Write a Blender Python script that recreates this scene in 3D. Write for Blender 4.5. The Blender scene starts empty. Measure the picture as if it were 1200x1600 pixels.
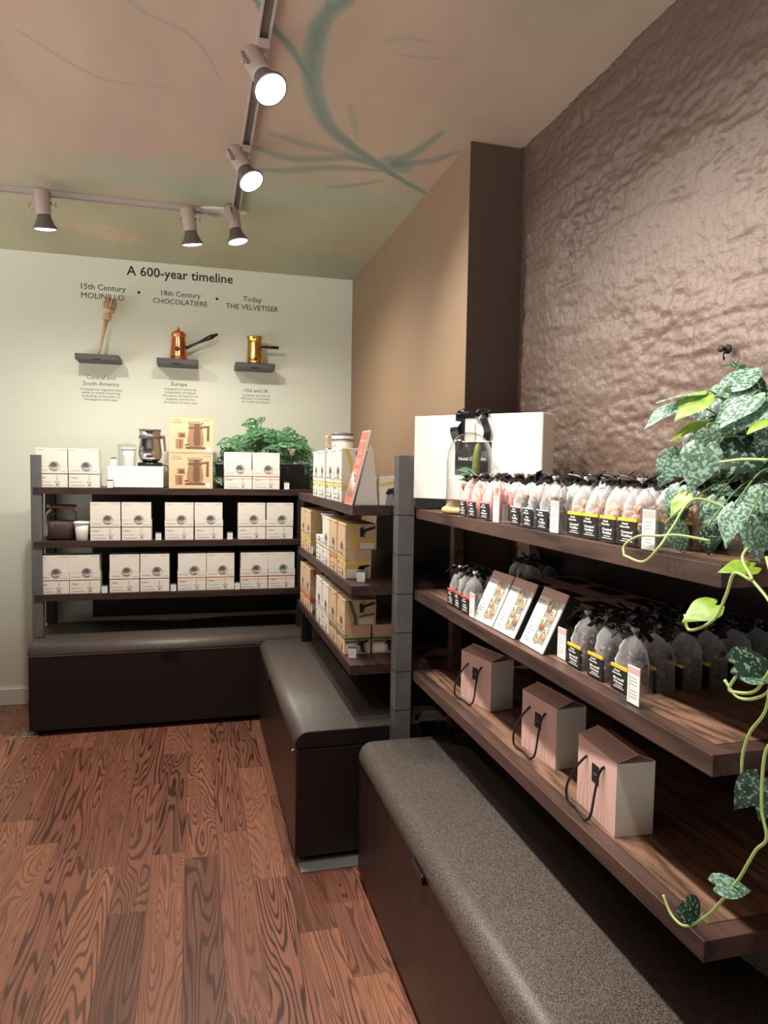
import bpy, bmesh, math, random
import numpy as np
from mathutils import Vector, Matrix, noise
random.seed(7)
PI = math.pi
SC = bpy.context.scene
COL = SC.collection
R = math.radians

def lin(c):
    return tuple(((v/255)/12.92 if v/255 <= 0.04045 else ((v/255+0.055)/1.055)**2.4) for v in c) + (1.0,)

# ---------------------------------------------------------------- camera
def camera():
    y, p, r = 0.26564, -0.05938, 0.01697
    fw = Vector((math.sin(y)*math.cos(p), math.cos(y)*math.cos(p), math.sin(p)))
    rt = Vector((math.cos(y), -math.sin(y), 0))
    up = rt.cross(fw)
    rt2 = rt*math.cos(r)+up*math.sin(r); up2 = up*math.cos(r)-rt*math.sin(r)
    cd = bpy.data.cameras.new('camera'); cam = bpy.data.objects.new('camera', cd); COL.objects.link(cam)
    cam.matrix_world = Matrix(((rt2.x, up2.x, -fw.x, 0), (rt2.y, up2.y, -fw.y, 0), (rt2.z, up2.z, -fw.z, 1.45), (0, 0, 0, 1)))
    cd.sensor_fit = 'VERTICAL'; cd.sensor_height = 24.0; cd.lens = 1092.93/1600*24; cd.clip_start = 0.05
    SC.camera = cam
camera()
# ---------------------------------------------------------------- light of the place
SC.view_settings.view_transform = 'Standard'; SC.view_settings.look = 'None'
SC.view_settings.gamma = 1; SC.view_settings.use_curve_mapping = False
SC.view_settings.exposure = 0.0
SC.cycles.transparent_max_bounces = 24
W = bpy.data.worlds.new('world'); SC.world = W; W.use_nodes = True
_n = W.node_tree; _bg = _n.nodes['Background']; _bg.inputs[0].default_value = (1.0, 0.96, 0.90, 1)
# added ambient fill: dim above eye level, brightened below to light the ceiling
_tc = _n.nodes.new('ShaderNodeTexCoord'); _sx = _n.nodes.new('ShaderNodeSeparateXYZ'); _mr = _n.nodes.new('ShaderNodeMapRange')
_n.links.new(_tc.outputs['Generated'], _sx.inputs[0]); _n.links.new(_sx.outputs[2], _mr.inputs[0])
_mr.inputs[1].default_value = -0.25; _mr.inputs[2].default_value = -0.02; _mr.inputs[3].default_value = 2.9; _mr.inputs[4].default_value = 0.04
_n.links.new(_mr.outputs[0], _bg.inputs[1])
LAMP_COLOR = (1.0, 0.95, 0.86)
POWER = 62.0
# track heads: mount x, mount y, lens centre, aim, power factor
LAMPS = [
 ((-0.686, 3.575), (-0.645, 3.50, 2.505), (0.05, 0.22, -1.0), 1.0, 'leftmost track spotlight on the short track, pointing down'),
 ((-0.026, 3.575), (-0.008, 3.50, 2.500), (0.15, 0.22, -1.0), 1.0, 'track spotlight at the right end of the short track'),
 ((0.195, 3.52), (0.203, 3.50, 2.534), (0.22, -0.02, -0.98), 0.9, 'track spotlight at the far end of the long track'),
 ((0.192, 2.83), (0.208, 2.75, 2.529), (0.38, -0.42, -0.82), 1.25, 'glowing track spotlight in the middle of the long track'),
 ((0.192, 2.14), (0.207, 2.05, 2.512), (0.30, -0.50, -0.80), 1.4, 'largest, nearest glowing track spotlight on the long track'),
 ((0.192, 1.55), (0.225, 1.50, 2.512), (0.62, 0.05, -0.84), 1.35, 'track spotlight overhead aimed at the right-hand shelves'),
 ((0.192, 0.95), (0.225, 0.95, 2.512), (0.62, 0.14, -0.82), 1.25, 'track spotlight overhead, nearest to the viewer'),
]

# ---------------------------------------------------------------- materials
def nodes(m):
    m.use_nodes = True
    return m.node_tree, m.node_tree.nodes['Principled BSDF']
def N(nt, t, **kw):
    n = nt.nodes.new(t)
    for k, v in kw.items(): setattr(n, k, v)
    return n
def mat(name, col, rough=0.6, metal=0.0, bump=0.0, bscale=200, bdist=0.002, bdet=3, var=0.0, vscale=20, spec=0.5, emis=None, coat=0):
    m = bpy.data.materials.new(name); nt, b = nodes(m)
    b.inputs['Base Color'].default_value = lin(col); b.inputs['Roughness'].default_value = rough
    b.inputs['Metallic'].default_value = metal; b.inputs['Specular IOR Level'].default_value = spec
    if coat: b.inputs['Coat Weight'].default_value = coat; b.inputs['Coat Roughness'].default_value = 0.15
    tc = N(nt, 'ShaderNodeTexCoord')
    if var:
        n = N(nt, 'ShaderNodeTexNoise'); n.inputs['Scale'].default_value = vscale; n.inputs['Detail'].default_value = 4
        nt.links.new(tc.outputs['Object'], n.inputs['Vector'])
        mx = N(nt, 'ShaderNodeMix', data_type='RGBA')
        mx.inputs[6].default_value = lin([max(0, c*(1-var)) for c in col]); mx.inputs[7].default_value = lin([min(255, c*(1+var)) for c in col])
        nt.links.new(n.outputs['Fac'], mx.inputs[0]); nt.links.new(mx.outputs[2], b.inputs['Base Color'])
    if bump:
        n = N(nt, 'ShaderNodeTexNoise'); n.inputs['Scale'].default_value = bscale; n.inputs['Detail'].default_value = bdet
        nt.links.new(tc.outputs['Object'], n.inputs['Vector'])
        bp = N(nt, 'ShaderNodeBump'); bp.inputs['Strength'].default_value = bump; bp.inputs['Distance'].default_value = bdist
        nt.links.new(n.outputs['Fac'], bp.inputs['Height']); nt.links.new(bp.outputs[0], b.inputs['Normal'])
    if emis:
        b.inputs['Emission Color'].default_value = (*emis[0], 1); b.inputs['Emission Strength'].default_value = emis[1]
    return m
def wood(name, ca, cb, rough=0.45, axis='Y', ring=9.0, fine=60, bump=0.15):
    """stained wood, grain running along an axis"""
    m = bpy.data.materials.new(name); nt, b = nodes(m)
    tc = N(nt, 'ShaderNodeTexCoord'); mp = N(nt, 'ShaderNodeMapping')
    s = {'X': (0.12, 1, 1), 'Y': (1, 0.12, 1), 'Z': (1, 1, 0.12)}[axis]
    mp.inputs['Scale'].default_value = s
    nt.links.new(tc.outputs['Object'], mp.inputs['Vector'])
    n1 = N(nt, 'ShaderNodeTexNoise'); n1.inputs['Scale'].default_value = 7; n1.inputs['Detail'].default_value = 1
    nt.links.new(mp.outputs[0], n1.inputs['Vector'])
    mu = N(nt, 'ShaderNodeMath', operation='MULTIPLY'); mu.inputs[1].default_value = ring; nt.links.new(n1.outputs['Fac'], mu.inputs[0])
    fr = N(nt, 'ShaderNodeMath', operation='PINGPONG'); fr.inputs[1].default_value = 0.5; nt.links.new(mu.outputs[0], fr.inputs[0])
    n2 = N(nt, 'ShaderNodeTexNoise'); n2.inputs['Scale'].default_value = fine; n2.inputs['Detail'].default_value = 3
    nt.links.new(mp.outputs[0], n2.inputs['Vector'])
    ad = N(nt, 'ShaderNodeMath', operation='ADD'); nt.links.new(fr.outputs[0], ad.inputs[0]); nt.links.new(n2.outputs['Fac'], ad.inputs[1])
    cr = N(nt, 'ShaderNodeValToRGB'); cr.color_ramp.elements[0].position = 0.45; cr.color_ramp.elements[1].position = 0.95
    cr.color_ramp.elements[0].color = lin(ca); cr.color_ramp.elements[1].color = lin(cb)
    nt.links.new(ad.outputs[0], cr.inputs[0]); nt.links.new(cr.outputs[0], b.inputs['Base Color'])
    b.inputs['Roughness'].default_value = rough
    bp = N(nt, 'ShaderNodeBump'); bp.inputs['Strength'].default_value = bump; bp.inputs['Distance'].default_value = 0.002
    nt.links.new(ad.outputs[0], bp.inputs['Height']); nt.links.new(bp.outputs[0], b.inputs['Normal'])
    return m
def floor_mat():
    m = bpy.data.materials.new('oak_floor'); nt, b = nodes(m); L = nt.links.new
    tc = N(nt, 'ShaderNodeTexCoord'); sp = N(nt, 'ShaderNodeSeparateXYZ'); L(tc.outputs['Object'], sp.inputs[0])
    def M(op, a, bb=None, c=None):
        n = N(nt, 'ShaderNodeMath', operation=op)
        for i, v in enumerate((a, bb, c)):
            if v is None: continue
            if isinstance(v, (int, float)): n.inputs[i].default_value = v
            else: L(v, n.inputs[i])
        return n.outputs[0]
    w = 0.118
    xs = M('DIVIDE', M('ADD', sp.outputs[0], 0.031), w); ix = M('FLOOR', xs); fx = M('SUBTRACT', xs, ix)
    wn = N(nt, 'ShaderNodeTexWhiteNoise', noise_dimensions='1D'); L(ix, wn.inputs['W'])
    ys = M('ADD', M('DIVIDE', sp.outputs[1], 0.95), M('MULTIPLY', wn.outputs['Value'], 7.3)); iy = M('FLOOR', ys); fy = M('SUBTRACT', ys, iy)
    cv = N(nt, 'ShaderNodeCombineXYZ'); L(ix, cv.inputs[0]); L(iy, cv.inputs[1])
    w2 = N(nt, 'ShaderNodeTexWhiteNoise', noise_dimensions='2D'); L(cv.outputs[0], w2.inputs['Vector'])
    rnd = w2.outputs['Value']
    # grain: contour rings of a stretched noise, different on every board
    gx = M('ADD', sp.outputs[0], M('MULTIPLY', rnd, 31.0)); gy = M('ADD', M('MULTIPLY', sp.outputs[1], 0.10), M('MULTIPLY', rnd, 17.0))
    gv = N(nt, 'ShaderNodeCombineXYZ'); L(gx, gv.inputs[0]); L(gy, gv.inputs[1])
    n1 = N(nt, 'ShaderNodeTexNoise'); n1.inputs['Scale'].default_value = 7.0; n1.inputs['Detail'].default_value = 2.0; n1.inputs['Roughness'].default_value = 0.5; n1.inputs['Distortion'].default_value = 0.45
    L(gv.outputs[0], n1.inputs['Vector'])
    amp = M('ADD', M('MULTIPLY', rnd, 26.0), 20.0)
    rings = M('MULTIPLY', n1.outputs['Fac'], amp)
    fr = M('PINGPONG', rings, 0.5)
    line = N(nt, 'ShaderNodeMapRange'); line.inputs[1].default_value = 0.08; line.inputs[2].default_value = 0.25; line.inputs[3].default_value = 1.0; line.inputs[4].default_value = 0.0
    line.interpolation_type = 'SMOOTHSTEP'; L(fr, line.inputs[0])
    gv2 = N(nt, 'ShaderNodeCombineXYZ'); L(gx, gv2.inputs[0]); L(M('MULTIPLY', gy, 0.12), gv2.inputs[1])
    n2 = N(nt, 'ShaderNodeTexNoise'); n2.inputs['Scale'].default_value = 260; n2.inputs['Detail'].default_value = 2; L(gv2.outputs[0], n2.inputs['Vector'])
    base = N(nt, 'ShaderNodeValToRGB'); e = base.color_ramp.elements
    e[0].position = 0.0; e[0].color = lin((118, 76, 60)); e[1].position = 1.0; e[1].color = lin((176, 122, 92))
    for p, c in ((0.35, (138, 90, 72)), (0.7, (154, 102, 80))):
        x = e.new(p); x.color = lin(c)
    L(rnd, base.inputs[0])
    mixp = N(nt, 'ShaderNodeMix', data_type='RGBA'); mixp.blend_type = 'MULTIPLY'
    pr = N(nt, 'ShaderNodeMapRange'); pr.inputs[1].default_value = 0.35; pr.inputs[2].default_value = 0.65; pr.inputs[3].default_value = 0.70; pr.inputs[4].default_value = 1.12
    L(n2.outputs['Fac'], pr.inputs[0]); mixp.inputs[0].default_value = 1.0
    L(base.outputs[0], mixp.inputs[6]); L(pr.outputs[0], mixp.inputs[7])
    mixl = N(nt, 'ShaderNodeMix', data_type='RGBA'); mixl.inputs[7].default_value = lin((56, 33, 27))
    sc = N(nt, 'ShaderNodeSeparateColor'); L(w2.outputs['Color'], sc.inputs[0])
    L(M('MULTIPLY', line.outputs[0], M('ADD', M('MULTIPLY', sc.outputs[1], 0.6), 0.34)), mixl.inputs[0]); L(mixp.outputs[2], mixl.inputs[6])
    # seams
    sx = M('MINIMUM', fx, M('SUBTRACT', 1.0, fx)); sy = M('MINIMUM', fy, M('SUBTRACT', 1.0, fy))
    seam = M('MINIMUM', M('MULTIPLY', sx, w), M('MULTIPLY', sy, 0.95))
    sm = N(nt, 'ShaderNodeMapRange'); sm.inputs[1].default_value = 0.0006; sm.inputs[2].default_value = 0.0016; sm.inputs[3].default_value = 0.65; sm.inputs[4].default_value = 0.0
    L(seam, sm.inputs[0])
    mixs = N(nt, 'ShaderNodeMix', data_type='RGBA'); mixs.inputs[7].default_value = lin((60, 30, 24)); L(sm.outputs[0], mixs.inputs[0]); L(mixl.outputs[2], mixs.inputs[6])
    L(mixs.outputs[2], b.inputs['Base Color'])
    b.inputs['Roughness'].default_value = 0.33; b.inputs['Specular IOR Level'].default_value = 0.45
    bp = N(nt, 'ShaderNodeBump'); bp.inputs['Strength'].default_value = 0.25; bp.inputs['Distance'].default_value = 0.0012; bp.invert = True
    L(M('ADD', line.outputs[0], sm.outputs[0]), bp.inputs['Height']); L(bp.outputs[0], b.inputs['Normal'])
    return m
def film_mat(name, tint=(235, 235, 238), op=0.30, rough=0.16):
    """thin clear packaging film: mostly see-through with a bright sheen"""
    m = bpy.data.materials.new(name); nt, b = nodes(m); L = nt.links.new
    b.inputs['Base Color'].default_value = lin(tint); b.inputs['Roughness'].default_value = rough; b.inputs['Specular IOR Level'].default_value = 0.9
    tr = N(nt, 'ShaderNodeBsdfTransparent'); tr.inputs[0].default_value = (0.97, 0.97, 0.97, 1)
    mx = N(nt, 'ShaderNodeMixShader')
    lw = N(nt, 'ShaderNodeLayerWeight'); lw.inputs[0].default_value = 0.5
    pw = N(nt, 'ShaderNodeMath', operation='POWER'); pw.inputs[1].default_value = 3.0; L(lw.outputs['Facing'], pw.inputs[0])
    fr = N(nt, 'ShaderNodeMath', operation='MULTIPLY'); fr.inputs[1].default_value = 0.75; L(pw.outputs[0], fr.inputs[0])
    ad = N(nt, 'ShaderNodeMath', operation='ADD'); ad.inputs[1].default_value = op; ad.use_clamp = True
    L(fr.outputs[0], ad.inputs[0]); L(ad.outputs[0], mx.inputs[0]); L(tr.outputs[0], mx.inputs[1]); L(b.outputs[0], mx.inputs[2])
    L(mx.outputs[0], nt.nodes['Material Output'].inputs[0])
    return m
def leaf_mat(name, dark, spots, mode):
    m = bpy.data.materials.new(name); nt, b = nodes(m); L = nt.links.new
    tc = N(nt, 'ShaderNodeTexCoord'); oi = N(nt, 'ShaderNodeObjectInfo')
    va = N(nt, 'ShaderNodeVectorMath', operation='ADD'); L(tc.outputs['Object'], va.inputs[0])
    mu = N(nt, 'ShaderNodeMath', operation='MULTIPLY'); mu.inputs[1].default_value = 9.0; L(oi.outputs['Random'], mu.inputs[0]); L(mu.outputs[0], va.inputs[1])
    n = N(nt, 'ShaderNodeTexNoise'); n.inputs['Scale'].default_value = {0: 13.0, 1: 11, 2: 4, 3: 4}[mode]; n.inputs['Detail'].default_value = 2.5; n.inputs['Roughness'].default_value = 0.5
    L(va.outputs[0], n.inputs['Vector'])
    cr = N(nt, 'ShaderNodeValToRGB'); e = cr.color_ramp.elements
    lo = {0: 0.48, 1: 0.56, 2: 0.3, 3: .3}[mode]; hi = {0: 0.56, 1: 0.61, 2: 0.8, 3: .8}[mode]
    e[0].position = lo; e[0].color = lin(dark); e[1].position = hi; e[1].color = lin(spots)
    L(n.outputs['Fac'], cr.inputs[0]); L(cr.outputs[0], b.inputs['Base Color'])
    b.inputs['Roughness'].default_value = 0.42
    b.inputs['Subsurface Weight'].default_value = 0.0
    tl = N(nt, 'ShaderNodeBsdfTranslucent'); L(cr.outputs[0], tl.inputs[0])
    mx = N(nt, 'ShaderNodeMixShader'); mx.inputs[0].default_value = 0.18
    L(b.outputs[0], mx.inputs[1]); L(tl.outputs[0], mx.inputs[2]); L(mx.outputs[0], nt.nodes['Material Output'].inputs[0])
    return m
def glass_mat(name, col=(1, 1, 1), op=0.06):
    m = bpy.data.materials.new(name); nt, b = nodes(m); L = nt.links.new
    gl = N(nt, 'ShaderNodeBsdfGlossy'); gl.inputs['Roughness'].default_value = 0.03
    tr = N(nt, 'ShaderNodeBsdfTransparent'); tr.inputs[0].default_value = (*col, 1)
    lw = N(nt, 'ShaderNodeLayerWeight'); lw.inputs[0].default_value = 0.5
    pw = N(nt, 'ShaderNodeMath', operation='POWER'); pw.inputs[1].default_value = 2.6; L(lw.outputs['Facing'], pw.inputs[0])
    fr = N(nt, 'ShaderNodeMath', operation='MULTIPLY'); fr.inputs[1].default_value = 0.95; L(pw.outputs[0], fr.inputs[0])
    ad = N(nt, 'ShaderNodeMath', operation='ADD'); ad.inputs[1].default_value = op
    mx = N(nt, 'ShaderNodeMixShader'); L(fr.outputs[0], ad.inputs[0]); L(ad.outputs[0], mx.inputs[0])
    L(tr.outputs[0], mx.inputs[1]); L(gl.outputs[0], mx.inputs[2]); L(mx.outputs[0], nt.nodes['Material Output'].inputs[0])
    nt.nodes.remove(b)
    return m

MT = {}
MT['white_wall'] = mat('white_wall_paint', (222, 224, 208), 0.75, bump=0.05, bscale=60)
MT['tan_wall'] = mat('brown_wall_paint', (142, 116, 92), 0.6, bump=0.05, bscale=60)
MT['pillar'] = mat('dark_brown_pillar', (74, 58, 48), 0.6, bump=0.05)  # darker brown than the side wall
MT['trim'] = mat('white_trim_paint', (225, 224, 215), 0.5)
MT['dark_wood'] = wood('dark_stained_wood', (40, 24, 21), (66, 42, 35), 0.45, 'Y')
MT['dark_wood_x'] = wood('dark_stained_wood_back', (38, 23, 20), (62, 40, 34), 0.45, 'X')
MT['red_wood'] = wood('red_brown_stained_wood', (50, 34, 29), (84, 60, 51), 0.45, 'Y', ring=5)
MT['shelf_top'] = wood('ribbed_oak_inlay', (78, 56, 44), (132, 100, 80), 0.42, 'Y', ring=14, fine=110, bump=0.4)
MT['bench_side'] = wood('bench_front_wood', (36, 21, 18), (52, 31, 26), 0.38, 'Z', ring=4)
MT['bench_black'] = mat('black_bench_panel', (27, 23, 23), 0.45, var=0.12)
MT['post'] = mat('grey_slate_laminate', (94, 92, 92), 0.42, var=0.22, vscale=18, bump=0.2, bscale=120)
MT['post_line'] = mat('dark_joint_line', (35, 34, 34), 0.7)  # dark lines of the post joints and shelf inlay grooves
MT['black'] = mat('matt_black', (20, 19, 19), 0.6)
MT['blackgloss'] = mat('gloss_black_plastic', (18, 18, 19), 0.25)
MT['panel'] = mat('black_back_panel', (34, 32, 31), 0.6, var=0.1)
MT['maroon'] = mat('maroon_back_panel', (48, 16, 18), 0.6, var=0.15, vscale=6)
MT['metal'] = mat('brushed_steel', (170, 170, 170), 0.35, metal=1.0)
MT['steel'] = mat('polished_steel', (190, 186, 184), 0.18, metal=1.0)
MT['brass'] = mat('brass', (214, 168, 92), 0.2, metal=1.0)
MT['copper'] = mat('hammered_copper', (212, 132, 88), 0.22, metal=1.0, bump=0.35, bscale=60)
MT['galv'] = mat('galvanised_plate', (160, 160, 158), 0.5, metal=0.6)
MT['kraft'] = mat('kraft_card', (216, 184, 146), 0.75, var=0.04)
MT['kraft2'] = mat('kraft_card_pale', (224, 196, 156), 0.75, var=0.04)
MT['cream'] = mat('cream_card', (232, 226, 214), 0.7)
MT['white'] = mat('white_card', (238, 236, 230), 0.65)
MT['whitegloss'] = mat('white_gloss', (236, 236, 232), 0.25)
MT['porcelain'] = mat('white_porcelain', (240, 238, 232), 0.2)
MT['pink'] = mat('pink_card', (216, 176, 166), 0.7)
MT['greycard'] = mat('warm_white_card', (214, 208, 198), 0.7)
MT['ink'] = mat('black_ink', (28, 27, 27), 0.7)
MT['greyink'] = mat('grey_ink', (92, 90, 88), 0.7)
MT['midink'] = mat('mid_grey_ink', (150, 147, 143), 0.7)
MT['brownink'] = mat('brown_ink', (112, 84, 62), 0.7)
MT['brownmid'] = mat('mid_brown_ink', (160, 122, 86), 0.7)
MT['whiteink'] = mat('white_ink', (240, 238, 235), 0.6)
MT['red'] = mat('red_ink', (214, 78, 62), 0.6)
MT['orange'] = mat('orange_ink', (222, 124, 66), 0.6)
MT['yellow'] = mat('yellow_ink', (236, 190, 52), 0.55)
MT['yellow2'] = mat('soft_yellow_ink', (226, 204, 96), 0.55)
MT['green'] = mat('green_ink', (84, 112, 68), 0.6)
MT['coral'] = mat('coral_print', (222, 112, 98), 0.5)
MT['pinkband'] = mat('bright_pink_label_band', (240, 150, 165), 0.5)
MT['ribbon'] = mat('black_satin_ribbon', (22, 22, 24), 0.28, spec=0.8)
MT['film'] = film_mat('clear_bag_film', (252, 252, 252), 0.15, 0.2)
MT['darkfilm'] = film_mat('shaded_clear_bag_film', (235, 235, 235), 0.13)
MT['acrylic'] = glass_mat('clear_acrylic', (0.95, 0.96, 0.97), 0.08)
MT['glass'] = glass_mat('clear_glass', (0.97, 0.98, 0.98), 0.035)
MT['choc'] = mat('dark_chocolate', (62, 36, 28), 0.45)
MT['milkchoc'] = mat('milk_chocolate', (150, 100, 74), 0.5)
MT['caramel'] = mat('caramel_chocolate', (196, 150, 116), 0.5)
MT['pinkchoc'] = mat('pink_chocolate', (236, 140, 124), 0.5)
MT['creamchoc'] = mat('white_chocolate', (238, 220, 170), 0.5)
MT['terracotta'] = mat('terracotta', (206, 112, 66), 0.8)
MT['palewood'] = mat('pale_wood', (214, 176, 112), 0.55, var=0.1, vscale=14)
MT['turnedwood'] = mat('turned_beech_wood', (200, 166, 134), 0.5, var=0.08, vscale=40)
MT['lidwood'] = mat('stained_jar_lid_wood', (140, 84, 56), 0.45, var=0.2)
MT['flakes'] = mat('chocolate_flakes', (66, 50, 46), 0.7, var=0.5, vscale=140, bump=1.0, bscale=160)
MT['cactus'] = mat('cactus_green', (98, 110, 48), 0.6, var=0.3, vscale=90)
MT['soil'] = mat('potting_soil', (50, 36, 28), 0.9, bump=0.6)
MT['track'] = mat('track_grey_paint', (176, 162, 156), 0.45)
MT['head'] = mat('lamp_head_grey_paint', (168, 150, 142), 0.45)
MT['cone'] = mat('lamp_reflector_grey', (110, 104, 102), 0.35, metal=0.4)
MT['conductor'] = mat('grey_conductor_strip', (112, 102, 98), 0.5)
MT['lidgrey'] = mat('grey_pink_lid_card', (150, 132, 126), 0.55)
MT['lens'] = mat('lit_lamp_lens', (255, 255, 255), 0.3, emis=((1.0, 0.97, 0.92), 9.0))
MT['stem'] = mat('green_stem', (166, 186, 110), 0.5)
MT['stemdark'] = mat('dark_green_stem', (70, 96, 50), 0.55)
MT['leaf_var'] = leaf_mat('silver_speckled_leaf', (84, 118, 98), (158, 188, 168), 0)
MT['leaf_dark'] = leaf_mat('dark_speckled_leaf', (34, 64, 46), (140, 172, 152), 1)
MT['leaf_green'] = leaf_mat('lime_green_leaf', (110, 152, 40), (164, 192, 70), 2)
MT['leaf_mon'] = leaf_mat('swiss_cheese_leaf', (52, 104, 62), (116, 164, 112), 3)
MT['floor'] = floor_mat()

# leather with a pebbled surface
def leather():
    m = bpy.data.materials.new('dark_brown_pebbled_leather'); nt, b = nodes(m); L = nt.links.new
    tc = N(nt, 'ShaderNodeTexCoord'); v = N(nt, 'ShaderNodeTexVoronoi'); v.inputs['Scale'].default_value = 330
    n = N(nt, 'ShaderNodeTexNoise'); n.inputs['Scale'].default_value = 420; n.inputs['Detail'].default_value = 2
    L(tc.outputs['Object'], v.inputs['Vector']); L(tc.outputs['Object'], n.inputs['Vector'])
    cr = N(nt, 'ShaderNodeValToRGB'); cr.color_ramp.elements[0].position = 0.38; cr.color_ramp.elements[1].position = 0.64
    cr.color_ramp.elements[0].color = lin((54, 46, 43)); cr.color_ramp.elements[1].color = lin((118, 108, 101))
    L(n.outputs['Fac'], cr.inputs[0]); L(cr.outputs[0], b.inputs['Base Color'])
    b.inputs['Roughness'].default_value = 0.42
    bp = N(nt, 'ShaderNodeBump'); bp.inputs['Strength'].default_value = 0.5; bp.inputs['Distance'].default_value = 0.001
    L(v.outputs['Distance'], bp.inputs['Height']); L(bp.outputs[0], b.inputs['Normal'])
    return m
MT['leather'] = leather()

# ---------------------------------------------------------------- mesh helpers
def finish(bm, name, m, parent=None, smooth=False, loc=None, rot=None, bevel=0.0):
    me = bpy.data.meshes.new(name); bm.normal_update(); bm.to_mesh(me); bm.free()
    if smooth:
        for p in me.polygons: p.use_smooth = True
    o = bpy.data.objects.new(name, me); COL.objects.link(o)
    for x in (m if isinstance(m, (list, tuple)) else [m]): me.materials.append(MT[x] if isinstance(x, str) else x)
    if parent: o.parent = parent
    if loc is not None: o.location = loc
    if rot is not None: o.rotation_euler = rot
    if bevel:
        md = o.modifiers.new('bevel', 'BEVEL'); md.width = bevel; md.segments = 2; md.limit_method = 'ANGLE'; md.angle_limit = R(50)
    return o
def box(bm, x0, x1, y0, y1, z0, z1, mi=0, M=None):
    vs = [bm.verts.new((x, y, z)) for z in (z0, z1) for x, y in ((x0, y0), (x1, y0), (x1, y1), (x0, y1))]
    if M is not None:
        for v in vs: v.co = M @ v.co
    for f in ((3, 2, 1, 0), (4, 5, 6, 7), (0, 1, 5, 4), (1, 2, 6, 5), (2, 3, 7, 6), (3, 0, 4, 7)):
        fc = bm.faces.new([vs[i] for i in f]); fc.material_index = mi
    return vs
def lathe(bm, prof, cx=0, cy=0, n=24, M=None, mi=0, ripple=None):
    rings = []
    for r, z in prof:
        ring = []
        for k in range(n):
            a = 2*PI*k/n; rr = max(r, 1e-4)
            if ripple: rr *= 1+ripple*math.cos(n/2*a)
            co = Vector((cx+rr*math.cos(a), cy+rr*math.sin(a), z))
            ring.append(bm.verts.new(M @ co if M is not None else co))
        rings.append(ring)
    for a, b in zip(rings, rings[1:]):
        for k in range(n):
            f = bm.faces.new((a[k], a[(k+1) % n], b[(k+1) % n], b[k])); f.material_index = mi; f.smooth = True
    for ring, rev in ((rings[0], True), (rings[-1], False)):
        f = bm.faces.new(ring[::-1] if rev else ring); f.material_index = mi
def tube(bm, pts, r, n=8, mi=0, r1=None):
    pts = [Vector(p) for p in pts]; prev = None
    up = Vector((0, 0, 1)); m = len(pts)
    nrm = None
    for i, p in enumerate(pts):
        t = (pts[min(i+1, m-1)]-pts[max(i-1, 0)])
        if t.length < 1e-9: t = Vector((0, 0, 1))
        t.normalize()
        if nrm is None:
            nrm = t.cross(up)
            if nrm.length < 0.1: nrm = t.cross(Vector((1, 0, 0)))
        nrm = (nrm-t*nrm.dot(t)).normalized(); bn = t.cross(nrm)
        rr = r if r1 is None else r+(r1-r)*i/(m-1)
        ring = [bm.verts.new(p+(nrm*math.cos(2*PI*k/n)+bn*math.sin(2*PI*k/n))*rr) for k in range(n)]
        if prev:
            for k in range(n):
                f = bm.faces.new((prev[k], prev[(k+1) % n], ring[(k+1) % n], ring[k])); f.smooth = True; f.material_index = mi
        else: bm.faces.new(ring[::-1]).material_index = mi
        prev = ring
    bm.faces.new(prev).material_index = mi
def spline(pts, k=6):
    P = [Vector(p) for p in pts]; P = [2*P[0]-P[1]]+P+[2*P[-1]-P[-2]]; out = []
    for i in range(1, len(P)-2):
        a, b, c, d = P[i-1:i+3]
        for j in range(k):
            t = j/k
            out.append(0.5*((2*b)+(c-a)*t+(2*a-5*b+4*c-d)*t*t+(3*b-a-3*c+d)*t**3))
    out.append(P[-2]); return out
def ribbon(bm, pts, w, wdir, th=0.0006, mi=0):
    """flat band of real thickness swept along pts, width along wdir"""
    pts = [Vector(p) for p in pts]; prev = None; m = len(pts)
    for i, p in enumerate(pts):
        t = (pts[min(i+1, m-1)]-pts[max(i-1, 0)]).normalized()
        wd = Vector(wdir(i/(m-1)) if callable(wdir) else wdir); wd = (wd-t*wd.dot(t))
        if wd.length < 1e-5: wd = Vector((0, 1, 0))
        wd.normalize(); nn = t.cross(wd)
        ww = w(i/(m-1)) if callable(w) else w
        ring = [bm.verts.new(p+wd*a*ww/2+nn*b*th) for a, b in ((-1, -1), (1, -1), (1, 1), (-1, 1))]
        if prev:
            for k in range(4): bm.faces.new((prev[k], prev[(k+1) % 4], ring[(k+1) % 4], ring[k])).material_index = mi
        else: bm.faces.new(ring[::-1]).material_index = mi
        prev = ring
    bm.faces.new(prev).material_index = mi
def prism(bm, poly, d0, d1, axis='y', mi=0):
    """extrude a 2-D polygon; axis y: poly is (x,z), axis x: poly is (y,z), axis z: (x,y)"""
    def P(a, b, d): return {'y': (a, d, b), 'x': (d, a, b), 'z': (a, b, d)}[axis]
    lo = [bm.verts.new(P(a, b, d0)) for a, b in poly]; hi = [bm.verts.new(P(a, b, d1)) for a, b in poly]; n = len(poly)
    bm.faces.new(lo[::-1]).material_index = mi; bm.faces.new(hi).material_index = mi
    for k in range(n): bm.faces.new((lo[k], lo[(k+1) % n], hi[(k+1) % n], hi[k])).material_index = mi
def fixn(bm): bmesh.ops.recalc_face_normals(bm, faces=bm.faces[:])

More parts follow.
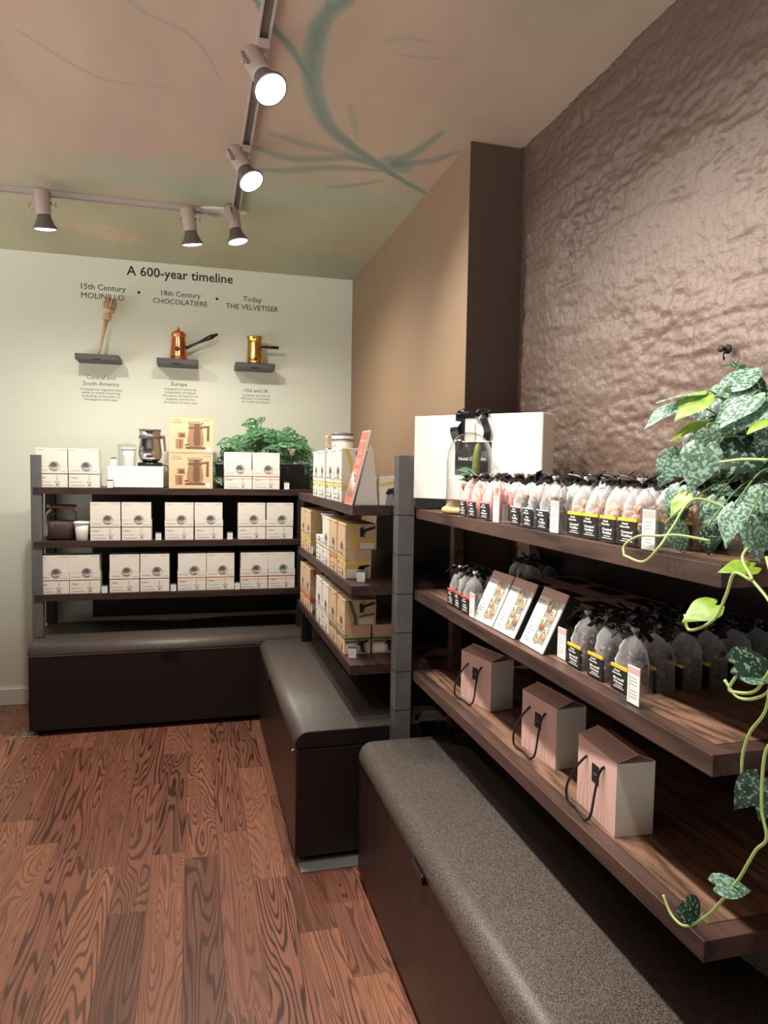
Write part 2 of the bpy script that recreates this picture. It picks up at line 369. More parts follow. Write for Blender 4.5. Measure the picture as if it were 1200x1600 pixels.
def tag(o, label=None, cat=None, group=None, kind=None):
    if label: o['label'] = label
    if cat: o['category'] = cat
    if group: o['group'] = group
    if kind: o['kind'] = kind
    return o
def thing(name, label, cat, loc=(0, 0, 0), rz=0.0, group=None):
    o = bpy.data.objects.new(name, None); COL.objects.link(o); o.location = loc; o.rotation_euler = (0, 0, rz)
    o.empty_display_size = 0.05
    return tag(o, label, cat, group)
def copy_tree(o, parent=None):
    c = o.copy(); COL.objects.link(c); c.parent = parent
    for ch in o.children: copy_tree(ch, c)
    return c
CACHE = {}
def inst(key, builder, loc, rz, label, group=None, scale=None, rx=0.0):
    if key not in CACHE: t = CACHE[key] = builder()
    else: t = copy_tree(CACHE[key])
    t.location = loc; t.rotation_euler = (rx, 0, rz); t.scale = scale or (1, 1, 1)
    t['label'] = label
    if group: t['group'] = group
    elif 'group' in t: del t['group']
    return t
ORD = ['first', 'second', 'third', 'fourth', 'fifth', 'sixth', 'seventh', 'eighth', 'ninth', 'tenth']
TXT = {}
def text(s, m, parent=None, width=None, height=None, loc=(0, 0, 0), rot=(PI/2, 0, 0), align='CENTER', name='lettering', bold=0.0, ls=1.0, depth=0.0003):
    cu = bpy.data.curves.new('t', 'FONT'); cu.body = s; cu.align_x = align; cu.size = 1; cu.offset = bold; cu.space_line = ls
    cu.extrude = 0.004; cu.resolution_u = 2
    to = bpy.data.objects.new('t', cu); COL.objects.link(to)
    dg = bpy.context.evaluated_depsgraph_get(); me = bpy.data.meshes.new_from_object(to.evaluated_get(dg))
    bpy.data.objects.remove(to); bpy.data.curves.remove(cu)
    co = np.empty(len(me.vertices)*3); me.vertices.foreach_get('co', co); co = co.reshape(-1, 3)
    w = np.ptp(co[:, 0]); h = np.ptp(co[:, 1])
    k = width/w if width else height/h
    if width and height: co[:, 1] *= (height/h)/k
    co[:, 0:2] *= k; co[:, 2] = np.where(co[:, 2] > 0, depth, 0)
    if align == 'CENTER': co[:, 0] -= (co[:, 0].max()+co[:, 0].min())/2
    else: co[:, 0] -= co[:, 0].min()
    co[:, 1] -= (co[:, 1].max()+co[:, 1].min())/2
    me.vertices.foreach_set('co', co.ravel()); me.name = name
    me.materials.clear(); me.materials.append(MT[m])
    o = bpy.data.objects.new(name, me); COL.objects.link(o); o.location = loc; o.rotation_euler = rot
    if parent: o.parent = parent
    return o
FACE_X = -PI/2      # things whose front faces the aisle (towards -x)
# ================================================================ room shell
XB, YB, ZC, XT, XBR, YP = -2.6, 4.60, 2.70, 1.01, 1.23, 2.55
bm = bmesh.new(); box(bm, -2.6, 1.5, -1.2, 4.75, -0.06, 0.0); tag(finish(bm, 'floor', 'floor'), kind='structure')
bm = bmesh.new(); box(bm, -2.6, XT, YB, YB+0.12, 0, ZC); tag(finish(bm, 'wall_back', 'white_wall'), kind='structure')
bm = bmesh.new(); box(bm, XT, XT+0.004, YP+0.002, YB, 0, ZC); tag(finish(bm, 'wall_side', 'tan_wall'), kind='structure')
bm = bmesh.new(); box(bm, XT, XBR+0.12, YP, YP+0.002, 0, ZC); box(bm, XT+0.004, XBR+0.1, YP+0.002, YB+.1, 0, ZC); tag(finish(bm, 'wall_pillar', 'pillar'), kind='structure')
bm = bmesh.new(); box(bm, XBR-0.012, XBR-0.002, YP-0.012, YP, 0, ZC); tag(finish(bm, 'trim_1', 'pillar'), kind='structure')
bm = bmesh.new()
prism(bm, [(YB-0.014, 0.0), (YB, 0.0), (YB, 0.108), (YB-0.006, 0.108), (YB-0.008, 0.098), (YB-0.014, 0.094)], -2.6, XT, 'x'); fixn(bm)
tag(finish(bm, 'baseboard_back', 'trim'), kind='structure')

# ---- ceiling mural: a painted ceiling, colours stored per vertex
def ceiling():
    nx, ny = 380, 500; X = np.linspace(-2.6, 1.4, nx); Y = np.linspace(-1.2, 4.7, ny); gx, gy = np.meshgrid(X, Y)
    rs = np.random.RandomState(3)
    def fbm(ax, ay, seed, octv=4):
        r = np.random.RandomState(seed); out = np.zeros_like(gx); amp = 1
        for o in range(octv):
            for _ in range(5):
                th = r.uniform(0, 2*PI); f = (2.0**o)*r.uniform(.7, 1.3)
                out += amp*np.sin(f*(gx*ax*np.cos(th)+gy*ay*np.sin(th))*2+r.uniform(0, 6.28))/5
            amp *= .6
        return out
    a = fbm(.7, 1.6, 1); b = fbm(.8, 2.6, 2); c = fbm(2.2, .8, 4); d = fbm(1.0, 4.0, 9); st = fbm(6, 2, 11)
    warp = gy+0.18*a+0.12*gx
    def mixc(A, B, t): t = np.clip(t, 0, 1)[..., None]; return A*(1-t)+B*t
    rose = np.array([184, 156, 144.]); sand = np.array([186, 168, 146.]); olive = np.array([172, 168, 140.]); sage = np.array([160, 172, 152.]); peach = np.array([204, 166, 134.])
    colr = mixc(np.broadcast_to(rose, gx.shape+(3,)), sand, .5+.55*c+.25*(gx-.2))
    t = (warp-3.0)/.7
    colr = mixc(colr, olive, t*.9)
    colr = mixc(colr, sage, np.clip((b-.1)*1.6, 0, 1)*np.clip((warp-2.8)/.8, 0, .75))
    colr = mixc(colr, peach, np.clip((d-.45)*1.4, 0, .55)*np.clip((warp-2.4)/.8, 0, 1))
    colr = mixc(colr, np.array([138, 142, 122.]), np.exp(-((gx-.95)**2/.05+(gy-1.6)**2/.1))*.5)
    colr = colr*(1+.035*st[..., None])
    STROKES = [([[0.4,1.852],[0.389,1.907],[0.355,1.972],[0.341,2.064],[0.352,2.226],[0.387,2.395],[0.472,2.595],[0.579,2.72],[0.689,2.821],[0.834,2.948],[1.04,3.102]],0.024,1),([[0.159,1.976],[0.216,2.082],[0.274,2.158],[0.346,2.289],[0.369,2.346]],0.011,1),([[0.344,1.912],[0.352,1.973]],0.01,0.8),([[0.276,2.715],[0.421,2.769],[0.578,2.796],[0.661,2.851]],0.022,0.5),([[0.224,2.849],[0.39,2.905],[0.603,2.828],[0.72,2.874]],0.026,0.7),([[0.267,3.049],[0.388,3.022],[0.554,2.937],[0.748,2.908]],0.024,0.7),([[0.566,3.147],[0.679,3.091],[0.781,2.999]],0.014,0.6),([[0.782,2.834],[0.815,2.762],[0.849,2.673],[0.885,2.518]],0.022,0.8),([[0.788,2.853],[0.862,2.798],[0.935,2.744],[0.998,2.646]],0.022,0.8),([[0.763,2.798],[0.799,2.828],[0.85,2.876]],0.05,0.7),([[0.532,2.069],[0.566,2.027],[0.646,2.014],[0.716,2.008]],0.006,0.35),([[0.575,2.106],[0.673,2.093],[0.781,2.072]],0.006,0.35),([[0.514,2.427],[0.551,2.522],[0.595,2.678]],0.012,0.3),
      ([[-.3,1.9],[-.15,2.1],[0.0,2.2],[.1,2.45]],.006,.35),([[-.5,2.3],[-.3,2.5],[-.1,2.5]],.007,.3),([[0.4,1.852],[.46,1.7],[.56,1.5],[.6,1.2]],.02,1),([[0.159,1.976],[.1,1.8],[.08,1.5]],.01,1)]
    for pts, w, al in STROKES:
        pl = np.array([[p.x, p.y] for p in spline([(x, y, 0) for x, y in pts], 8)]); D = np.full(gx.shape, 9.0); L = len(pl)
        for i in range(L-1):
            p, q = pl[i], pl[i+1]; v = q-p; t = np.clip(((gx-p[0])*v[0]+(gy-p[1])*v[1])/max(v@v, 1e-9), 0, 1)
            dd = np.hypot(gx-p[0]-t*v[0], gy-p[1]-t*v[1]); s = (i+t)/(L-1); ww = w*(.45+.9*np.sin(PI*np.clip(s*.85+.12, 0, 1)))
            D = np.minimum(D, dd/ww)
        m_ = np.clip((1.25-D)/.5, 0, 1)*al*.85*(.85+.15*st)
        core = np.array([112, 138, 130.])*(1+.18*np.clip(D, 0, 1)[..., None]-.1)
        colr = colr*(1-m_[..., None])+core*m_[..., None]
    verts = np.stack([gx, gy, np.full_like(gx, ZC)], -1).reshape(-1, 3)
    idx = np.arange(nx*ny).reshape(ny, nx); q = np.stack([idx[:-1, :-1], idx[1:, :-1], idx[1:, 1:], idx[:-1, 1:]], -1).reshape(-1, 4)
    me = bpy.data.meshes.new('ceiling'); me.vertices.add(len(verts)); me.vertices.foreach_set('co', verts.ravel())
    me.loops.add(q.size); me.loops.foreach_set('vertex_index', q.ravel()); me.polygons.add(len(q)); me.polygons.foreach_set('loop_start', np.arange(0, q.size, 4)); me.update(calc_edges=True)
    ca = me.color_attributes.new('paint', 'FLOAT_COLOR', 'POINT'); s = np.clip(colr/255, 0, 1).reshape(-1, 3); l = np.where(s <= .04045, s/12.92, ((s+.055)/1.055)**2.4)
    ca.data.foreach_set('color', np.concatenate([l, np.ones((len(l), 1))], 1).ravel())
    m = bpy.data.materials.new('painted_mural'); nt, b = nodes(m); at = N(nt, 'ShaderNodeAttribute', attribute_name='paint')
    nt.links.new(at.outputs['Color'], b.inputs['Base Color']); b.inputs['Roughness'].default_value = 0.7
    me.materials.append(m); o = bpy.data.objects.new('ceiling', me); COL.objects.link(o)
    o.modifiers.new('slab', 'SOLIDIFY').thickness = 0.05; o.modifiers['slab'].offset = -1
    tag(o, kind='structure')
ceiling()

# ---- rough painted brick wall: real relief
def brick_wall():
    ya, yb_, za, zb = -0.6, YP-0.004, 0.0, ZC; st = 0.0075
    ny, nz = int((yb_-ya)/st), int((zb-za)/st)
    me = bpy.data.meshes.new('wall_brick'); co = []
    nf = noise.noise; fr = noise.fractal
    for j in range(nz+1):
        z = za+(zb-za)*j/nz
        for i in range(ny+1):
            y = ya+(yb_-ya)*i/ny
            wob = .018*nf((y*3.1, z*3.1, 2.0))+.007*nf((y*11, z*11, 5.))
            row = (z+wob)/0.076; ri = math.floor(row); fz = row-ri
            br = (y+.5*wob)/0.205+(ri % 2)*.5+.2*nf((ri*3.3, 0, 0)); fy = br-math.floor(br)
            e = min(min(fz, 1-fz)*0.076, min(fy, 1-fy)*0.205*1.4)
            cover = min(1, max(0, .35+1.3*nf((y*1.7+9, z*2.3, 1.0))))
            mort = (1-min(1, e/0.011))**1.5
            bh = nf((ri*7.7, math.floor(br)*3.1, 4.4))
            big = nf((y*1.3+4, z*2.1, 17.))
            rough = max(0, min(1, .6+1.4*nf((y*2.6, z*3.6, 31.))))
            h = .012*nf((y*1.6, z*2.6, 7.))+.0075*nf((y*4.5, z*12, 3.))*(.4+rough)
            h += rough*(.0075*fr((y*20, z*44, 8.), 1.0, 2.0, 3))+.0016*fr((y*40, z*60, 18.), 1.0, 2.0, 2)
            h += cover*(.0035*bh-.0095*mort)
            led = nf((y*2.8, z*9.5+.4*nf((y*9, z*4, 1.)), 41.)); led = (led*4)-math.floor(led*4)     # ledges: slow rise, sudden drop
            h += .0050*(led if led < .93 else (1-led)*13)*max(0, min(1, .3+1.8*big))
            k = nf((y*4, z*26, 12.)); h -= .010*max(0, k-.42)*2
            k2 = nf((y*15, z*18, 22.)); h -= .014*max(0, k2-.62)*3
            fade = min(1, (yb_-y)/.02)
            co.append((XBR-.004-h*fade, y, z))
    W_ = ny+1; fs = [(a := j*W_+i, a+W_, a+W_+1, a+1) for j in range(nz) for i in range(ny)]
    me.from_pydata(co, [], fs)
    for p in me.polygons: p.use_smooth = True
    m = mat('brown_painted_brick', (94, 76, 66), 0.52, bump=1.0, bscale=48, bdist=0.0055, bdet=9, var=0.05, vscale=9)
    me.materials.append(m); o = bpy.data.objects.new('wall_brick', me); COL.objects.link(o); tag(o, kind='structure')
    md = o.modifiers.new('slab', 'SOLIDIFY'); md.thickness = 0.1; md.offset = -1
    return o
brick_wall()

# ================================================================ track lighting
def track_strip(pa, pb, name, label):
    t = thing(name, label, 'light track', (0, 0, 0))
    bm = bmesh.new(); (x0, y0), (x1, y1) = pa, pb; w = .019
    if abs(x1-x0) < abs(y1-y0):
        box(bm, x0-w, x0+w, y0, y1, ZC-.004, ZC); box(bm, x0-w, x0-w+.006, y0, y1, ZC-.02, ZC-.004); box(bm, x0+w-.006, x0+w, y0, y1, ZC-.02, ZC-.004)
    else:
        box(bm, x0, x1, y0-w, y0+w, ZC-.004, ZC); box(bm, x0, x1, y0-w, y0-w+.006, ZC-.02, ZC-.004); box(bm, x0, x1, y0+w-.006, y0+w, ZC-.02, ZC-.004)
    finish(bm, 'track_channel', 'track', t)
    bm = bmesh.new()
    if abs(x1-x0) < abs(y1-y0): box(bm, x0-.008, x0+.008, y0+.01, y1-.01, ZC-.008, ZC-.0045)
    else: box(bm, x0+.01, x1-.01, y0-.008, y0+.008, ZC-.008, ZC-.0045)
    finish(bm, 'conductor_strip', 'conductor', t)
    return t
tk = track_strip((0.192, -1.0), (0.192, 3.545), 'light_track', 'long pale lighting track running along the ceiling towards the back wall')
tk2 = track_strip((-2.5, 3.585), (0.115, 3.585), 'light_track', 'short pale lighting track running parallel to the white back wall')
t = thing('track_junction_plate', 'oval white junction plate where the two lighting tracks meet', 'junction plate', (0.14, 3.565, ZC))
bm = bmesh.new(); lathe(bm, [(.052, -.008), (.056, -.002), (.056, 0)], n=32, M=Matrix.Diagonal((2.0, .62, 1, 1))); finish(bm, 'plate', 'trim', t)
bm = bmesh.new(); tube(bm, spline([(-.11, 0, -.012), (-.05, .025, -.03), (.02, .01, -.02)], 5), .004); finish(bm, 'cable', 'track', t, smooth=True)

def track_head(mount, lens, aim, pw, label, cone=150):
    mx, my = mount; C0 = Vector(lens); A = Vector(aim).normalized()
    t = thing('track_spotlight', label, 'spotlight', (mx, my, ZC), group=None); off = Vector((mx, my, ZC))
    q = A.to_track_quat('-Z', 'Y').to_matrix().to_4x4(); L = Matrix.Translation(C0-off) @ q   # local: +z is backwards along the lamp
    bm = bmesh.new(); box(bm, -.018, .018, -.035, .035, -.045, -.018); box(bm, -.012, .012, -.012, .012, -.062, -.045); finish(bm, 'track_adapter', 'head', t, bevel=.002)
    bm = bmesh.new(); lathe(bm, [(.026, .06), (.030, .062), (.031, .075), (.033, .158), (.030, .164), (.001, .165)], n=28, M=L); finish(bm, 'lamp_body', 'head', t)
    bm = bmesh.new(); lathe(bm, [(.0495, .0), (.0505, .003), (.050, .007), (.040, .022), (.029, .050), (.027, .062)], n=32, M=L); finish(bm, 'reflector_cone', 'cone', t)
    bm = bmesh.new(); lathe(bm, [(.001, -.006), (.02, -.0055), (.038, -.003), (.0475, .001), (.048, .003)], n=32, M=L); finish(bm, 'lens', 'lens', t)
    top = L @ Vector((0, 0, .15)); side = (L.to_3x3() @ Vector((1, 0, 0)))
    bm = bmesh.new(); tube(bm, [Vector((0, 0, -.055)), Vector((0, 0, -.066)), top+side*.036, L @ Vector((0, 0, .10))+side*.037], .004); finish(bm, 'yoke', 'metal', t)
    bm = bmesh.new(); kp = L @ Vector((0, 0, .10))+side*.036; tube(bm, [kp, kp+side*.02], .004); tube(bm, [kp+side*.018-Vector((0, 0, .01)), kp+side*.018+Vector((0, 0, .01))], .005); finish(bm, 'tilt_knob', 'head', t)
    bm = bmesh.new(); tube(bm, spline([Vector((0, .01, -.058)), Vector((-.035, .01, -.055)), Vector((-.04, 0, -.085)), Vector((-.012, 0, -.08)), top-side*.02], 6), .0032); finish(bm, 'power_cord', 'track', t, smooth=True)
    ld = bpy.data.lights.new('spot', 'SPOT'); ld.energy = POWER*pw; ld.color = LAMP_COLOR; ld.spot_size = R(cone); ld.spot_blend = 1.0; ld.shadow_soft_size = 0.03
    lo = bpy.data.objects.new('spot_beam', ld); COL.objects.link(lo); lo.parent = t
    lo.matrix_local = Matrix.Translation(C0-off+A*.02) @ q
    return t
for mnt, ln, aim, pw, lab in LAMPS: track_head(mnt, ln, aim, pw, lab, 92 if mnt[1] < 1.8 else (125 if mnt[1] < 3 else 150))

# ================================================================ lettering on the back wall
def wall_text(s, cx, cz, width, label, height=None, bold=0.0, m='ink', ls=1.0):
    o = text(s, m, None, width=width, height=height, loc=(cx, YB, cz), name='wall_lettering', bold=bold, ls=ls, depth=0.0008)
    tag(o, label, 'lettering', 'lettering on the back wall'); return o
wall_text('A 600-year timeline', -0.081, 2.631, 0.633, 'large black title lettering across the top of the white wall', bold=.012)
wall_text('15th Century\nMOLINILLO', -0.529, 2.498, 0.252, 'black heading lettering above the wooden whisk', bold=.0, ls=1.12)
wall_text('18th Century\nCHOCOLATIERE', -0.083, 2.496, 0.325, 'black heading lettering above the copper jug', bold=.0, ls=1.12)
wall_text('Today\nTHE VELVETISER', 0.358, 2.498, 0.330, 'black heading lettering above the brass pot', bold=.0, ls=1.12)
for x, z, l in ((-0.327, 2.512, 'small black dot between the left and middle headings'), (0.138, 2.510, 'small black dot between the middle and right headings')):
    bm = bmesh.new(); lathe(bm, [(.0085, 0), (.0085, .0008)], n=20, M=Matrix.Translation((x, YB, z)) @ Matrix.Rotation(PI/2, 4, 'X'))
    tag(finish(bm, 'wall_dot', 'ink'), l, 'dot', 'lettering on the back wall')
wall_text('Central and\nSouth America', -0.546, 1.966, 0.205, 'small grey heading under the leftmost wall shelf', m='greyink', bold=.0, ls=1.12)
wall_text('A manual and ingenious hand\nwhisk to create a foam top\nby beating cocoa butter to\nhomogenise with water', -0.546, 1.880, 0.236, 'small grey paragraph under the leftmost wall shelf', m='greyink', ls=1.0, bold=.0)
wall_text('Europe', -0.090, 1.963, 0.095, 'small grey heading under the middle wall shelf', m='greyink', bold=.006)
wall_text('Designed for stove-top\npreparation of melted\nchocolate and liquid to be\nelegantly poured into\nchocolatey ceramic cups', -0.083, 1.892, 0.215, 'small grey paragraph under the middle wall shelf', m='greyink', ls=1.0, bold=.0)
wall_text('USA and UK', 0.386, 1.948, 0.155, 'small grey heading under the rightmost wall shelf', m='greyink', bold=.006)
wall_text('Combines the best of\n600 years of evolution,\nat a touch of a button', 0.384, 1.897, 0.185, 'small grey paragraph under the rightmost wall shelf', m='greyink', ls=1.0, bold=.0)

# ---- three little shelves and what stands on them
def ledge():
    t = thing('wall_ledge', '', 'wall shelf')
    bm = bmesh.new(); box(bm, -.121, .121, -.17, 0, -.034, 0); finish(bm, 'ledge_board', 'panel', t, bevel=.003)
    bm = bmesh.new(); box(bm, -.03, .02, -.171, -.165, -.036, -.027); finish(bm, 'ledge_clip', 'blackgloss', t)
    return t
MT['ledge'] = mat('charcoal_laminate', (70, 66, 66), 0.5)
for k, (x, what) in enumerate(((-0.548, 'wooden whisk'), (-0.096, 'copper jug'), (0.366, 'brass pot'))):
    o = inst('ledge', ledge, (x, YB, 2.10), 0, 'charcoal floating wall shelf holding the '+what, 'floating shelves on the back wall')
for ch in CACHE['ledge'].children:
    if ch.name.startswith('ledge_board'): ch.data.materials[0] = MT['ledge']

t = thing('wooden_whisk', 'turned pale wooden whisk leaning against the wall on the left shelf', 'whisk', (-0.545, YB-.13, 2.10))
Mw = Matrix.Rotation(R(11), 4, 'Y') @ Matrix.Rotation(R(-9), 4, 'X')
bm = bmesh.new(); lathe(bm, [(.0065, 0), (.008, .05), (.010, .14), (.013, .22)], n=16, M=Mw); finish(bm, 'handle', 'turnedwood', t)
bm = bmesh.new(); lathe(bm, [(.018, .22), (.026, .228), (.022, .238), (.028, .246), (.020, .258), (.023, .268), (.034, .274), (.036, .282), (.030, .288), (.022, .29)], n=20, M=Mw); finish(bm, 'turned_rings', 'turnedwood', t)
bm = bmesh.new()
lathe(bm, [(.012, .288), (.024, .292), (.029, .305), (.030, .322), (.026, .338), (.014, .347), (.001, .349)], n=20, M=Mw)
for k in range(10):
    a = 2*PI*k/10; pts = [Mw @ Vector((r*math.cos(a), r*math.sin(a), z)) for r, z in ((.022, .288), (.033, .302), (.035, .32), (.031, .338), (.018, .350))]
    tube(bm, pts, .0055, 6)
finish(bm, 'whisk_head', 'turnedwood', t)

t = thing('copper_jug', 'lidded copper chocolate jug with long black side handle', 'jug', (-0.092, YB-.10, 2.10), rz=0)
bm = bmesh.new(); lathe(bm, [(.052, 0), (.054, .004), (.050, .03), (.044, .09), (.040, .13), (.041, .146), (.046, .152), (.044, .155), (.001, .155)], n=32); finish(bm, 'body', 'copper', t)
bm = bmesh.new(); lathe(bm, [(.043, .155), (.040, .163), (.026, .174), (.010, .179), (.006, .184), (.009, .19), (.007, .197), (.001, .199)], n=24); finish(bm, 'lid', 'copper', t)
bm = bmesh.new(); M1 = Matrix.Translation((.04, 0, .075)) @ Matrix.Rotation(R(63), 4, 'Y'); lathe(bm, [(.009, 0), (.008, .04), (.007, .08), (.010, .12), (.015, .155), (.014, .18), (.008, .20), (.010, .21), (.001, .218)], n=16, M=M1); finish(bm, 'handle', 'blackgloss', t)
bm = bmesh.new(); M1 = Matrix.Translation((-.006, -.043, .062)) @ Matrix.Rotation(R(90), 4, 'X'); lathe(bm, [(.015, -.002), (.014, .006), (.009, .009), (.001, .01)], n=16, M=M1); finish(bm, 'boss', 'choc', t)

t = thing('brass_pot', 'polished brass pot with short straight black handle on right shelf', 'pot', (0.366, YB-.10, 2.10))
bm = bmesh.new(); lathe(bm, [(.047, 0), (.049, .004), (.050, .03), (.047, .08), (.044, .13), (.046, .158), (.052, .166), (.052, .170), (.045, .168), (.043, .12), (.001, .118)], n=32); finish(bm, 'body', 'brass', t)
bm = bmesh.new(); M1 = Matrix.Translation((.044, 0, .112)) @ Matrix.Rotation(R(90), 4, 'Y'); lathe(bm, [(.006, 0), (.006, .02), (.009, .021), (.0095, .105), (.001, .107)], n=14, M=M1); finish(bm, 'handle', 'blackgloss', t)
bm = bmesh.new(); box(bm, -.008, .014, -.052, -.047, .022, .034); finish(bm, 'badge', 'blackgloss', t)

# ================================================================ benches
def bench(name, label, w, d, rz, loc, front='bench_side', tabs=(), group=None):
    """front faces local -y, x from 0 to w, y from 0 to d"""
    t = thing(name, label, 'bench', loc, rz, group)
    bm = bmesh.new(); box(bm, 0, w, 0.0, d, .032, .432); finish(bm, 'bench_box', front, t, bevel=.0015)
    bm = bmesh.new(); box(bm, .03, w-.03, .05, d-.02, 0, .032); finish(bm, 'plinth', 'black', t)
    r = .050; prof = [(-.004, .438)]+[(-.004+r-r*math.cos(a), .446+r*math.sin(a)) for a in [PI/2*i/8 for i in range(9)]]+[(d, .496), (d, .438)]
    bm = bmesh.new(); prism(bm, prof, .006, w-.006, 'x'); fixn(bm)
    for f in bm.faces: f.smooth = abs(f.normal.x) < .5 and f.normal.z > -.5
    finish(bm, 'seat_cushion', 'leather', t)
    for i, (a, b) in enumerate(((0, .006), (w-.006, w))):
        bm = bmesh.new(); prism(bm, [(y+(.001 if y < .01 else 0), z-.001 if z > .48 else z) for y, z in prof], a, b, 'x'); fixn(bm); finish(bm, 'end_cap', 'bench_black', t)
    bm = bmesh.new(); box(bm, 0.002, w-.002, -.0025, .003, .432, .4375); finish(bm, 'seam_trim', 'galv', t)
    for x in tabs:
        bm = bmesh.new(); box(bm, x-.045, x+.045, -.012, .0, .412, .4355); finish(bm, 'pull_tab', 'blackgloss', t, bevel=.002)
    return t
b1 = bench('storage_bench', 'dark leather-topped storage bench along the white back wall', 1.495, .57, 0, (-.845, 4.0, 0), 'bench_black', tabs=(.72,))
b2 = bench('storage_bench', 'middle dark storage bench with leather top, under the side shelves', 1.415, .63, -PI/2, (.357, 3.885, 0), tabs=(.50,))
b3 = bench('storage_bench', 'nearest dark storage bench with leather top, under the right shelves', 2.2, .64, -PI/2, (.563, 2.340, 0), tabs=(.69,))
for bb in (b2,):
    for ch in bb.children:
        if ch.name.startswith('bench_box'): pass
bm = bmesh.new(); lathe(bm, [(.006, 0), (.007, .006), (.001, .012)], n=12, M=Matrix.Translation((1.38, -.002, .418)) @ Matrix.Rotation(PI/2, 4, 'X')); finish(bm, 'latch_stud', 'metal', b2)
bm = bmesh.new(); box(bm, 1.415, 1.416, .01, .63, .034, .43); finish(bm, 'end_panel', 'bench_black', b2)
for nm, lab, (x0, x1, y0, y1) in (('floor_plate', 'grey metal floor plate at the left end of the back bench', (-.888, -.80, 4.0, 4.56)), ('floor_plate', 'grey metal floor plate under the near end of middle bench', (.372, .98, 2.415, 2.52))):
    bm = bmesh.new(); box(bm, x0, x1, y0, y1, 0, .006); tag(finish(bm, nm, 'galv', bevel=.001), lab, 'floor plate')

# ================================================================ shelving
def board(t, x0, x1, y0, y1, z, th, body, inset=None, rim=.035, name='shelf_board'):
    bm = bmesh.new(); box(bm, x0, x1, y0, y1, z-th, z); o = finish(bm, name, body, t, bevel=.0012)
    if inset:
        bm = bmesh.new(); box(bm, x0+rim, x1-.01, y0+rim, y1-rim, z-.002, z+.0008); finish(bm, 'inlay', inset, o)
        bm = bmesh.new()
        for a in ((x0+rim-.002, x0+rim, y0+rim, y1-rim), (x0+rim, x1-.01, y0+rim-.002, y0+rim), (x0+rim, x1-.01, y1-rim, y1-rim+.002)): box(bm, *a, z-.002, z+.0003)
        finish(bm, 'inlay_groove', 'post_line', o)
    return o
Z1, Z2, Z3 = 1.320, 1.024, 0.728
# back unit
su = thing('shelving_unit', 'dark shelving unit of three shelves against the white back wall', 'shelving', (0, 0, 0), group=None)
for z in (Z1, Z2, Z3): board(su, -.845, .975, 4.165, 4.595, z+.006, .036, 'dark_wood_x')
for x in (-.858, ):
    bm = bmesh.new(); box(bm, x, x+.055, 4.17, 4.225, .4975, 1.503); finish(bm, 'post', 'post', su, bevel=.002)
    bm = bmesh.new(); box(bm, x, x+.055, 4.54, 4.59, .4975, 1.29); finish(bm, 'post', 'black', su, bevel=.002)
bm = bmesh.new(); box(bm, .60, .625, 4.18, 4.21, .4975, 1.29); finish(bm, 'post', 'black', su)
for a, b in ((-.60, -.125), (-.121, .97)):
    bm = bmesh.new(); box(bm, a, b, 4.575, 4.595, .52, 1.29); finish(bm, 'back_panel', 'panel', su)
# side unit
sm_ = thing('shelving_unit', 'dark shelving unit of three shelves on the brown side wall', 'shelving', (0, 0, 0))
for z in (Z1, Z2, Z3): board(sm_, .557, 1.005, 2.485, 3.835, z, .037, 'dark_wood')
bm = bmesh.new(); box(bm, .575, .63, 3.80, 3.835, .4975, 1.29); finish(bm, 'post', 'black', sm_)
bm = bmesh.new(); box(bm, .975, 1.008, 2.49, 2.53, .4975, 1.29); finish(bm, 'post', 'black', sm_)
bm = bmesh.new(); box(bm, .995, 1.008, 2.53, 3.80, .52, 1.28); finish(bm, 'back_panel', 'panel', sm_)
# tall post between the units
tp = thing('shelving_post', 'tall grey slate-look post between the side and right shelving', 'post', (.733, 2.42, 0))
bm = bmesh.new(); box(bm, -.031, .031, -.03, .03, 0, 1.505); finish(bm, 'post_core', 'post', tp, bevel=.002)
bm = bmesh.new()
for k in range(9): box(bm, -.0315, .0315, -.0308, .0308, 1.29-k*.142, 1.2925-k*.142)
finish(bm, 'joint_line', 'post_line', tp)
# right unit
sr = thing('shelving_unit', 'red-brown wooden shelving unit of three shelves along the brick wall', 'shelving', (0, 0, 0))
for z in (Z1-.004, Z2, Z3): board(sr, .765, 1.195, .875, 2.375, z, .035, 'red_wood', 'shelf_top')
bm = bmesh.new(); box(bm, .915, .95, 2.378, 2.42, 0, Z1-.04); finish(bm, 'post', 'red_wood', sr)
bm = bmesh.new(); box(bm, 1.1955, 1.208, .875, 2.34, .4975, Z1-.04); finish(bm, 'back_panel', 'maroon', sr)
